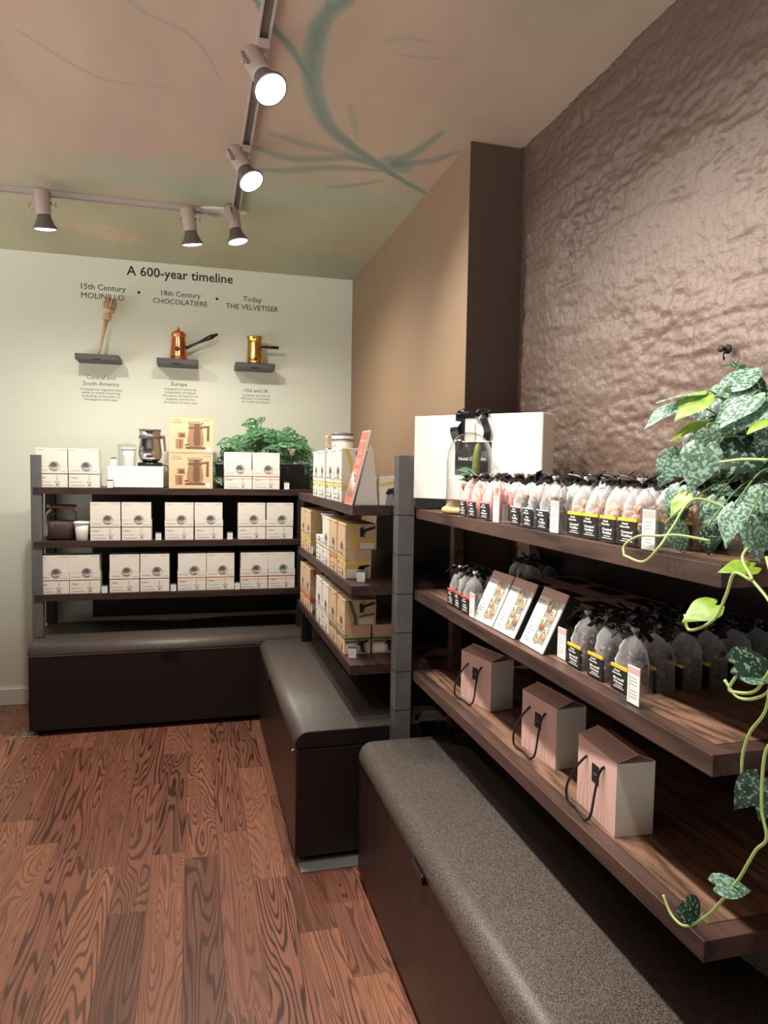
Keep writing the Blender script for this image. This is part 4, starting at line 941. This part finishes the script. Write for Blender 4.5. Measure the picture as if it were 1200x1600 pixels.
# cloche
t = thing('glass_cloche', 'glass bell cloche on a round pale wooden base, over a cactus', 'cloche', (.853, 2.098, ZR1))
bm = bmesh.new(); lathe(bm, [(.078, 0), (.086, .004), (.087, .014), (.080, .020), (.001, .020)], n=40); finish(bm, 'wooden_base', 'palewood', t)
bm = bmesh.new(); lathe(bm, [(.074, .0205), (.074, .17), (.070, .20), (.058, .228), (.040, .247), (.020, .257), (.001, .259)], n=40); bm.faces.ensure_lookup_table()
finish(bm, 'glass_bell', 'glass', t)
t = thing('potted_cactus', 'small cactus in a terracotta pot inside the glass cloche', 'potted plant', (.857, 2.083, ZR1+.0205))
bm = bmesh.new(); lathe(bm, [(.030, 0), (.034, .003), (.034, .012), (.020, .014), (.020, .016), (.032, .062), (.034, .064), (.034, .074), (.030, .076), (.001, .072)], n=28); finish(bm, 'pot', 'terracotta', t)
bm = bmesh.new(); lathe(bm, [(.005, .07), (.008, .09), (.011, .12), (.0115, .17), (.008, .198), (.001, .206)], n=20, ripple=.12, M=Matrix.Rotation(R(5), 4, 'Y')); finish(bm, 'cactus_stem', 'cactus', t)
gl = leaf_mesh('', 'leaf_mon', 'leaf')
for a, z, s in ((2.6, .10, .05), (3.3, .115, .055), (3.9, .09, .05), (.4, .085, .035), (5.2, .08, .04), (2.9, .085, .045)):
    put_leaf(gl, t, (0, 0, z), s, (math.cos(a), math.sin(a), .2), (.0, -.5, 1), 1.0)

# ================================================================ bags of chocolates
def tickR():
    t = thing('price_ticket', '', 'price ticket')
    bm = bmesh.new(); box(bm, -.018, .018, -.0008, .0005, .002, .072); box(bm, -.018, .018, -.0010, -.0008, .058, .070, 1); finish(bm, 'ticket', ['whiteink', 'pink'], t)
    bm = bmesh.new(); box(bm, -.012, -.0112, -.0012, -.0008, .006, .056); 
    for z in (.014, .02, .026, .038, .044, .050): box(bm, -.009, .010, -.0012, -.0008, z, z+.001)
    finish(bm, 'ticket_print', 'midink', t)
    bm = bmesh.new(); box(bm, -.020, .020, .001, .026, 0, .074); finish(bm, 'acrylic_block', 'acrylic', t)
    return t
BW, BD = .056, .050
def bag(seed, film, fill, band, words, detail=True):
    def f():
        rr = random.Random(seed); t = thing('chocolate_bag', '', 'bag of chocolates')
        w, d = BW/2, BD/2; rings = []
        for z, sx, sy, p in ((0, .96, .96, 5), (.004, 1, 1, 5), (.045, 1.0, 1.0, 4.5), (.06, 1.03, .98, 3.4), (.074, 1.03, .92, 3), (.086, 1.0, .76, 2.7), (.097, .82, .54, 2.5), (.106, .56, .34, 2.2), (.113, .28, .2, 2), (.117, .20, .18, 2), (.122, .34, .26, 2), (.127, .46, .16, 2)):
            ring = []
            for k in range(28):
                a = 2*PI*k/28; cx = math.copysign(abs(math.cos(a))**(2/p), math.cos(a)); cy = math.copysign(abs(math.sin(a))**(2/p), math.sin(a))
                cr = 1+.07*math.sin(3*a+seed+z*60)*(z > .05)+.20*(rr.random()-.5)*(z > .055)
                ring.append((w*sx*cx*cr+.006*(z/.1)*math.sin(seed*2.1), d*sy*cy*cr+d+.003, z))
            rings.append(ring)
        bm = bmesh.new(); loft(bm, rings, cap=False); finish(bm, 'clear_bag', film, t)
        bm = bmesh.new(); top = .086 if fill == 'pinkchoc' else .072
        for k in range(34 if detail else 18):
            x, y = rr.uniform(-w*.72, w*.72), d+.003+rr.uniform(-d*.68, d*.68)
            if fill == 'pinkchoc': tube(bm, [(x, y, .004), (x+rr.uniform(-.004, .004), y, rr.uniform(.06, top))], .0045, 6)
            else:
                z = rr.uniform(.010, top); r_ = .0095; Mx = Matrix.Translation((x, y, z)) @ Matrix.Rotation(rr.uniform(0, 3), 4, 'X') @ Matrix.Rotation(rr.uniform(0, 3), 4, 'Y')
                fl = .5 if fill in ('caramel', 'milkchoc') else .9
                lathe(bm, [(.001, -r_*fl), (r_*.75, -r_*.6*fl), (r_, 0), (r_*.75, r_*.6*fl), (.001, r_*fl)], n=8, M=Mx)
        finish(bm, 'chocolates', fill, t)
        bm = bmesh.new(); box(bm, -w*.97, w*.97, -.0005, .0012, .002, .046); lb = finish(bm, 'label', 'black', t)
        bm = bmesh.new(); box(bm, -w*.985, w*.985, -.0010, .0018, .046, .052 if band != 'whiteink' else .048); finish(bm, 'label_band', band, lb)
        if detail:
            text('Hotel\nChocolat.', 'whiteink', lb, width=.030, height=.010, loc=(-.006, -.0008, .0385), name='label_lettering', bold=.02)
            text(words, 'whiteink', lb, width=.034, height=.012, loc=(0, -.0008, .0225), name='label_lettering', bold=.02)
            bm = bmesh.new(); box(bm, -.012, .012, -.0008, -.0004, .012, .0132); box(bm, -.018, .018, -.0008, -.0004, .008, .0092); finish(bm, 'label_small_print', 'whiteink', lb)
        bm = bmesh.new(); lathe(bm, [(.0085, -.0045), (.010, -.004), (.010, .004), (.0085, .0045)], n=12, M=Matrix.Translation((0, d+.003, .115)) @ Matrix.Diagonal((1, .8, 1, 1)))
        c = Vector((0, d, .116)); base = rr.uniform(-.5, .5)
        for s in (0, PI):
            a = s+base; u = Vector((math.cos(a), math.sin(a), 0)); v = Vector((-u.y, u.x, 0)); h = rr.uniform(.002, .014); L_ = rr.uniform(.024, .036)
            ribbon(bm, spline([c, c+u*L_*.5+Vector((0, 0, h)), c+u*L_+Vector((0, 0, h*.6)), c+u*L_*.7+Vector((0, 0, -.006)), c], 5), .014, v+Vector((0, 0, .4)), .0005)
        for k in range(3):
            a = base+rr.uniform(-.9, .9)+k*PI; u = Vector((math.cos(a), math.sin(a), 0)); up_ = rr.choice((.9, .5, -.5))
            ribbon(bm, spline([c, c+u*.016+Vector((0, 0, .008)), c+u*.038+Vector((0, 0, up_*.024))], 5), .016, Vector((-u.y, u.x, .6)), .0005)
        finish(bm, 'ribbon_bow', 'ribbon', t)
        return t
    return f
def bag_grid(pref, ys, xs, z, fill, band, words, colname, where, film='film', group=None, variants=2, jit=.004):
    """ys run from the far end to the near end; xs from the shelf front to the wall"""
    n = len(ys)
    for r, x in enumerate(xs):
        for i, y in enumerate(ys):
            nm = {0: 'farthest', n-1: 'nearest'}.get(i, ['', 'second farthest' if n > 3 else 'middle', 'third farthest', 'fourth farthest', 'fifth'][i])
            rw = ['front row', 'second row', 'third row', 'fourth row', 'fifth row', 'sixth row'][r]
            lab = f'{colname} bag, {nm} in {rw}, {where}'
            v = (i+r) % variants if r == 0 else variants+(i*2+r) % 2
            det = r == 0
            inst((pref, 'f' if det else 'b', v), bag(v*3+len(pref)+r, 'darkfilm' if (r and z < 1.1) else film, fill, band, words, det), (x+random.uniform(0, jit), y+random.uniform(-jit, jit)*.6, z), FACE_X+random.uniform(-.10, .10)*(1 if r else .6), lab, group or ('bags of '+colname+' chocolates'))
XR = (.775, .837, .899, .961)
bag_grid('pink', (1.955, 1.893, 1.795), XR, ZR1, 'pinkchoc', 'pinkband', 'Pink\nBatons', 'pink', 'top right shelf')
bag_grid('dark', (1.604, 1.540, 1.462), XR, ZR1, 'choc', 'whiteink', 'Hot\nTruffles', 'dark brown', 'top right shelf')
bag_grid('tan', (1.322, 1.262, 1.196, 1.134), XR, ZR1, 'caramel', 'yellow', 'Caramel\nPuddles', 'tan', 'top right shelf', variants=3)
bag_grid('tan', (1.062,), XR[1:3], ZR1, 'caramel', 'yellow', 'Caramel\nPuddles', 'tan', 'column behind the nearest price block, top right shelf', group='tan bags behind the price block')
for y, l in ((1.698, 'between the pink bags and the dark bags'), (1.388, 'between the dark bags and the tan bags'), (1.056, 'right of the tan bags')):
    inst('tickR', tickR, (.768, y, ZR1), FACE_X, 'clear price block on top right shelf, '+l, 'price blocks on the right unit')

# ================================================================ right unit: middle shelf
ZR2 = Z2+.0012
bag_grid('red2', (2.075, 2.015, 1.945), (.785, .845), ZR2, 'choc', 'red', 'Dark\nTruffles', 'dark truffle', 'far end of middle right shelf', variants=2)
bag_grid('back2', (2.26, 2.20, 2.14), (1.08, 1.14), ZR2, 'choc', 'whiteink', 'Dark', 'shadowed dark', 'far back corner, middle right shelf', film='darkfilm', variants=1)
bag_grid('nut2', (1.345, 1.265, 1.180), (.800, .862, .924, .986, 1.048, 1.110), ZR2, 'choc', 'yellow', 'Brazil\nNuts', 'dark nut', 'near end of middle right shelf', variants=2)
for y, x, l in ((1.882, .783, 'left of the window boxes'), (1.416, .812, 'right of the three window boxes'), (1.103, .783, 'at the near end')):
    inst('tickR', tickR, (x, y, ZR2), FACE_X, 'clear price block on middle right shelf, '+l, 'price blocks on the right unit')
def window_box(kind):
    def f():
        t = thing('window_gift_box', '', 'gift box'); w, h, d = .064, .152, .036
        bm = bmesh.new(); box(bm, -w, w, .002, d, 0, h); finish(bm, 'tray', 'black', t, bevel=.001)
        a, b_, zl, zh = -.008, .050, .016, .128
        bm = bmesh.new(); box(bm, -w, a, -.001, .002, 0, h-.024); box(bm, b_, w, -.001, .002, 0, h-.024); box(bm, a, b_, -.001, .002, 0, zl); finish(bm, 'white_card_front', 'white', t)
        bm = bmesh.new(); box(bm, -w, w, -.0012, .002, h-.024, h); finish(bm, 'pink_band', 'pink', t)
        bm = bmesh.new(); box(bm, a, b_, .0012, .0022, zl, h-.024); finish(bm, 'window_backing', 'midink', t)
        for i, (x, z) in enumerate(((.006, .112), (.034, .092), (.006, .066), (.036, .046), (.010, .029))):
            bm = bmesh.new(); dark = kind == 'dark' and i in (0, 2) or (i == 3 and kind == 'mid')
            body = 2 if dark else 1
            def disc(cx, cz, r_, y0, mi): lathe(bm, [(r_, 0), (r_*.9, .0025), (.001, .003)], n=14, mi=mi, M=Matrix.Translation((x+cx, y0, z+cz)) @ Matrix.Rotation(PI/2, 4, 'X'))
            disc(0, -.006, .0125, .0015, body); disc(0, .005, .0095, .0, 0); disc(-.006, .012, .003, .0, 0); disc(.006, .012, .003, .0, 0)
            disc(-.003, .007, .0011, -.003, 3); disc(.003, .007, .0011, -.003, 3); disc(0, .002, .0017, -.003, 3)
            finish(bm, 'bear_chocolate', ['creamchoc', 'caramel', 'milkchoc', 'black'], t)
        bm = bmesh.new(); box(bm, a, b_, -.0008, -.0004, zl, h-.024); finish(bm, 'clear_window', 'glass', t)
        text('Hotel Chocolat.', 'midink', t, width=.034, loc=(-w+.024, -.0014, h-.034), name='box_lettering')
        text('Milk and\nwhite chocolate\nteddies', 'midink', t, width=.034, height=.022, loc=(-w+.026, -.0014, .040), name='box_lettering')
        text('Gift box\n12 pieces', 'greyink', t, width=.026, height=.010, loc=(-w+.026, -.0014, .015), name='box_lettering')
        return t
    return f
for i, (y, k, l) in enumerate(((1.812, 'pale', 'farthest'), (1.677, 'mid', 'middle'), (1.524, 'dark', 'nearest'))):
    inst(('wb', k), window_box(k), (.786+.002*i, y, ZR2+.001), FACE_X+(.02, .0, -.04)[i], f'{l} of three leaning white and pink window boxes of bear chocolates', 'leaning window boxes', rx=R(-25))
def flat_box():
    t = thing('flat_gift_box', '', 'box'); 
    bm = bmesh.new(); box(bm, -.09, .09, 0, .13, 0, .031); finish(bm, 'tray', 'black', t, bevel=.001)
    bm = bmesh.new(); box(bm, -.09, .09, 0, .13, .0312, .0322); box(bm, -.0905, -.0895, 0, .13, .028, .0325); finish(bm, 'lid', 'pink', t)
    bm = bmesh.new(); box(bm, -.065, .065, .05, .115, .0323, .0327); finish(bm, 'lid_window', 'maroon', t)
    return t
k = 0
for (x, y, n_, wh) in ((.895, 1.875, 3, 'far front'), (.895, 1.695, 3, 'middle front'), (1.030, 1.885, 3, 'far back'), (1.030, 1.705, 3, 'middle back'), (.895, 1.512, 3, 'near front'), (1.030, 1.520, 3, 'near back')):
    for j in range(n_):
        zz = ZR2+.001+j*.033
        inst('flat', flat_box, (x, y, zz), FACE_X, f'black flat gift box, {["bottom", "second", "third"][j] if j < n_-1 else "top"} of the {wh} pile behind the window boxes', 'piles of flat black boxes', scale=(.97, .98, 1))

# ================================================================ right unit: bottom shelf, pink boxes with rope handles
ZR3 = Z3+.0012
def pink_box():
    t = thing('pink_gift_box', '', 'gift box'); w, h, d = .081, .150, .083
    bm = bmesh.new(); box(bm, -w, w, 0, d, 0, h); finish(bm, 'box_body', ['greycard'], t, bevel=.0008)
    bm = bmesh.new(); box(bm, -w, w, -.0008, .0002, 0, h); finish(bm, 'pink_front', 'pink', t)
    bm = bmesh.new(); prism(bm, [(-.001, h), (d*.55, h+.016), (d*.55, h+.0175), (-.002, h+.0015)], -w, w, 'x'); prism(bm, [(d*.50, h+.0185), (d+.001, h+.001), (d+.001, h), (d*.5, h+.017)], -w, w, 'x'); fixn(bm); finish(bm, 'roof_flap', 'pink', t)
    bm = bmesh.new(); box(bm, -.016, .012, -.0022, -.0008, .075, .113); finish(bm, 'black_label', 'black', t)
    text('Hotel', 'midink', t, width=.012, loc=(-.002, -.0024, .094), name='label_lettering')
    bm = bmesh.new()
    tube(bm, spline([(-.040, .0, .118), (-.043, -.006, .112), (-.055, -.020, .085), (-.066, -.032, .045), (-.068, -.030, .012), (-.05, -.022, .004), (-.02, -.024, .004), (.012, -.028, .0045), (.022, -.022, .02), (.020, -.014, .06), (.022, -.008, .10), (.030, -.004, .120), (.034, .0, .124)], 5), .0028, 8)
    finish(bm, 'rope_handle', 'black', t, smooth=True)
    return t
for i, ((xa, ya), (xb, yb2), l) in enumerate((((.828, 2.071), (.863, 1.905), 'farthest'), ((.838, 1.652), (.849, 1.492), 'middle'), ((.818, 1.340), (.807, 1.178), 'nearest'))):
    cx, cy = (xa+xb)/2, (ya+yb2)/2; rz = math.atan2(yb2-ya, xb-xa)
    inst('pinkbox', pink_box, (cx, cy, ZR3), rz, f'{l} of the three pink gift boxes with black rope handles', 'pink gift boxes on the bottom shelf')

# ================================================================ wall hook
t = thing('wall_hook', 'small black metal hook stub sticking out of the brick wall above the plant', 'hook', (1.212, 1.395, 1.748)); t.scale = (.8, .8, .8)
bm = bmesh.new(); lathe(bm, [(.014, 0), (.014, .006), (.006, .008), (.006, .022), (.010, .024), (.010, .03), (.001, .031)], n=14, M=Matrix.Rotation(-PI/2, 4, 'Y')); finish(bm, 'stub', 'black', t)
bm = bmesh.new(); tube(bm, spline([(-.012, 0, 0), (-.014, .004, -.02), (-.006, .010, -.03), (-.002, .012, -.022)], 5), .0022); finish(bm, 'bent_wire', 'black', t)

# ================================================================ trailing speckled plant on the top right shelf
LEAVES= [[0.904,1.029,1.608,0.069,0.76,-0.17,0.63,-0.64,-0.38,0.67,0],[0.968,1.068,1.648,0.04,-0.93,0.27,0.24,0.07,-0.53,0.84,1],[0.93,1.04,1.605,0.062,-0.96,0.26,-0.05,-0.19,-0.56,0.81,0],[0.892,1.078,1.596,0.087,-0.96,0.26,0.02,-0.0,-0.08,1.0,0],[0.867,1.051,1.59,0.065,-0.82,0.19,-0.54,-0.57,-0.37,0.73,2],[0.85,1.103,1.579,0.07,-0.86,0.2,-0.47,-0.5,-0.11,0.86,0],[0.914,0.993,1.586,0.085,-0.8,0.18,-0.57,-0.6,-0.21,0.77,0],[0.928,0.973,1.574,0.071,-0.8,0.18,-0.57,-0.6,-0.27,0.75,0],[0.928,0.945,1.558,0.063,-0.87,0.21,-0.44,-0.48,-0.26,0.84,2],[0.895,1.068,1.548,0.076,-0.93,0.23,-0.29,-0.33,-0.13,0.94,2],[0.887,1.017,1.547,0.05,-0.68,0.14,-0.72,-0.69,-0.44,0.57,0],[0.843,1.007,1.524,0.05,-0.13,-0.02,-0.99,-0.28,-0.96,0.06,0],[0.859,1.102,1.489,0.068,-0.55,0.1,-0.83,-0.64,-0.69,0.34,0],[0.833,1.005,1.499,0.078,-0.33,0.03,-0.94,-0.75,-0.61,0.24,0],[0.918,0.987,1.501,0.087,-0.87,0.21,-0.44,-0.42,-0.77,0.48,1],[0.936,0.969,1.505,0.065,-0.48,0.08,-0.87,-0.53,-0.82,0.22,1],[0.876,0.881,1.42,0.075,-0.96,0.26,-0.09,-0.23,-0.63,0.74,0],[0.852,0.993,1.409,0.058,-0.41,0.05,-0.91,-0.89,-0.26,0.38,0],[0.811,0.904,1.401,0.062,-0.36,0.04,-0.93,-0.93,-0.04,0.36,0],[0.787,1.017,1.362,0.052,0.48,-0.18,-0.86,-0.2,-0.98,0.1,0],[0.822,0.969,1.361,0.042,-0.08,-0.04,-1.0,-0.66,-0.74,0.08,1],[0.825,1.035,1.415,0.047,-0.65,0.13,-0.75,-0.76,-0.17,0.62,2],[0.833,1.063,1.429,0.046,-0.55,0.1,-0.83,-0.79,-0.39,0.48,0],[0.825,1.053,1.405,0.054,-0.2,-0.01,-0.98,-0.96,-0.22,0.2,1],[0.81,0.867,1.376,0.058,0.33,-0.15,-0.93,-0.04,-0.99,0.14,0],[0.87,0.923,1.387,0.062,-0.33,0.03,-0.94,-0.87,-0.39,0.29,1],[0.937,1.022,1.613,0.056,0.48,-0.18,-0.86,-0.2,-0.98,0.1,1],[0.929,0.964,1.534,0.053,-0.33,0.03,-0.94,-0.31,-0.95,0.08,1],[0.794,0.845,1.318,0.049,-0.97,0.26,-0.02,-0.12,-0.37,0.92,2],[0.769,0.889,1.253,0.054,-0.91,0.22,-0.36,-0.42,-0.41,0.81,2],[0.723,0.793,1.19,0.057,0.96,-0.26,0.1,-0.27,-0.79,0.55,1],[0.729,0.784,1.176,0.044,0.97,-0.26,0.02,-0.1,-0.3,0.95,0],[0.764,0.783,1.028,0.056,-0.51,0.09,-0.86,-0.32,-0.94,0.1,1],[0.725,0.81,0.863,0.051,0.97,-0.26,0.02,-0.09,-0.28,0.96,0],[0.734,0.882,0.792,0.049,0.45,-0.18,-0.87,-0.0,-0.98,0.2,1],[0.786,0.785,0.995,0.036,-0.33,0.03,-0.94,-0.54,-0.83,0.16,1],[0.902,1.122,1.456,0.048,-0.91,0.22,-0.36,-0.37,-0.83,0.42,1],[0.91,1.084,1.447,0.059,-0.33,0.03,-0.94,-0.62,-0.76,0.19,1],[0.915,1.067,1.448,0.058,0.17,-0.11,-0.98,0.15,-0.98,0.13,1],[0.976,1.054,1.455,0.07,-0.74,0.16,-0.65,-0.58,-0.65,0.49,1],[0.976,1.06,1.49,0.07,-0.17,-0.02,-0.99,-0.73,-0.67,0.13,1],[0.969,1.148,1.602,0.062,-0.62,0.12,-0.78,-0.7,-0.54,0.47,1],[0.998,1.133,1.576,0.062,-0.91,0.22,-0.36,-0.41,-0.7,0.59,1],[0.987,1.085,1.557,0.071,-0.48,0.08,-0.87,-0.69,-0.65,0.32,1],[0.92,1.117,1.531,0.053,-0.74,0.16,-0.65,-0.64,-0.46,0.61,1],[1.003,1.123,1.477,0.074,-0.62,0.12,-0.78,-0.64,-0.65,0.41,1],[1.019,1.062,1.521,0.071,-0.84,0.2,-0.51,-0.45,-0.78,0.43,1],[0.971,0.997,1.476,0.067,-0.62,0.12,-0.78,-0.55,-0.78,0.32,1],[0.909,0.999,1.393,0.055,-0.33,0.03,-0.94,-0.31,-0.95,0.08,1],[0.93,1.083,1.411,0.054,0.0,-0.06,-1.0,0.06,-1.0,0.06,1],[0.91,0.943,1.41,0.059,-0.33,0.03,-0.94,-0.63,-0.75,0.2,1],[0.904,1.106,1.42,0.052,-0.17,-0.02,-0.99,-0.7,-0.7,0.13,1]]
VINES= [[[0.84,0.886,1.356],[0.775,0.845,1.333],[0.75,0.799,1.307],[0.745,0.826,1.312],[0.745,0.84,1.278],[0.745,0.863,1.237],[0.745,0.913,1.21],[0.745,0.926,1.232]],[[0.86,0.957,1.392],[0.82,1.008,1.41],[0.78,1.01,1.361],[0.745,0.995,1.331],[0.745,1.036,1.301],[0.745,1.092,1.305]],[[0.745,1.092,1.305],[0.75,1.099,1.322],[0.757,1.068,1.342],[0.76,1.016,1.347],[0.775,0.987,1.351],[0.8,0.942,1.346]],[[0.78,0.806,1.337],[0.75,0.752,1.276],[0.75,0.757,1.188],[0.75,0.764,1.133],[0.75,0.789,1.093],[0.75,0.8,1.056],[0.75,0.799,1.024]],[[0.75,0.758,1.192],[0.75,0.783,1.154],[0.75,0.818,1.141],[0.75,0.831,1.143],[0.75,0.814,1.172]],[[0.75,0.741,1.184],[0.75,0.772,1.15],[0.75,0.812,1.135],[0.75,0.841,1.152]],[[0.75,0.742,1.106],[0.75,0.761,1.072],[0.75,0.762,1.0],[0.75,0.751,0.961],[0.75,0.769,0.933],[0.75,0.795,0.879],[0.75,0.824,0.83],[0.75,0.854,0.786],[0.745,0.892,0.745],[0.745,0.926,0.741],[0.745,0.949,0.761]],[[0.78,0.837,1.305],[0.77,0.795,1.285],[0.75,0.752,1.268]],[[0.84,0.874,1.476],[0.84,0.926,1.477],[0.84,0.975,1.473]]]
MT['stalk'] = mat('leaf_stalk', (112, 138, 78), 0.55)
PP = Vector((1.05, 1.02, ZR1))
pt = thing('trailing_plant', 'large trailing plant with silver-speckled heart leaves on the top right shelf', 'potted plant', PP)
bm = bmesh.new(); lathe(bm, [(.055, 0), (.060, .003), (.074, .10), (.078, .102), (.078, .118), (.072, .12), (.068, .108), (.001, .106)], n=36); finish(bm, 'pot', 'blackgloss', pt)
bm = bmesh.new(); lathe(bm, [(.067, .106), (.001, .112)], n=24); finish(bm, 'soil', 'soil', pt)
ml = [leaf_mesh('', 'leaf_var'), leaf_mesh('', 'leaf_dark'), leaf_mesh('', 'leaf_green')]
bmS = bmesh.new(); bmP = bmesh.new()
for i, (bx, by, bz, ln, tx, ty, tz, nx_, ny_, nz_, k) in enumerate(LEAVES):
    b_ = Vector((bx, by, bz))-PP
    put_leaf(ml[k], pt, b_, ln*1.02, (tx, ty, tz), (nx_, ny_, nz_), 1.12)
    if 28 <= i <= 35: continue
    T = Vector((tx, ty, tz)); o0 = Vector((max(-.05, min(.05, b_.x*.3)), max(-.05, min(.05, b_.y*.3)), .108))
    mid = (o0+b_)*.5+Vector((0, 0, .05))
    tube(bmP, spline([o0, mid, b_-T*.015, b_], 5), .0015, 6)
for v in VINES:
    pts = [Vector(p)-PP for p in v]
    tube(bmS, spline(pts, 8), .0023, 8)
rs = random.Random(5)
for k in range(44):
    a = rs.uniform(0, 2*PI); z = rs.uniform(.03, .30); rr_ = rs.uniform(.03, .13) if z > .14 else rs.uniform(.11, .17)
    b_ = Vector((rr_*math.cos(a)+.03, rr_*math.sin(a), z)); T = Vector((math.cos(a), math.sin(a), rs.uniform(-.8, .2)))
    if (PP+b_).x > 1.14 or (PP+b_).z < ZR1+.03: continue
    if z < .14 and T.z < -.3: T.z = -.25
    put_leaf(ml[rs.choice((0, 1, 1))], pt, b_, rs.uniform(.06, .085), T, (-.5, -.4, .8), 1.1)
    tube(bmP, spline([(b_.x*.2, b_.y*.2, .108), b_*.6+Vector((0, 0, .08)), b_], 5), .0017, 6)
finish(bmS, 'trailing_stems', 'stem', pt, smooth=True); finish(bmP, 'leaf_stalks', 'stalk', pt, smooth=True)
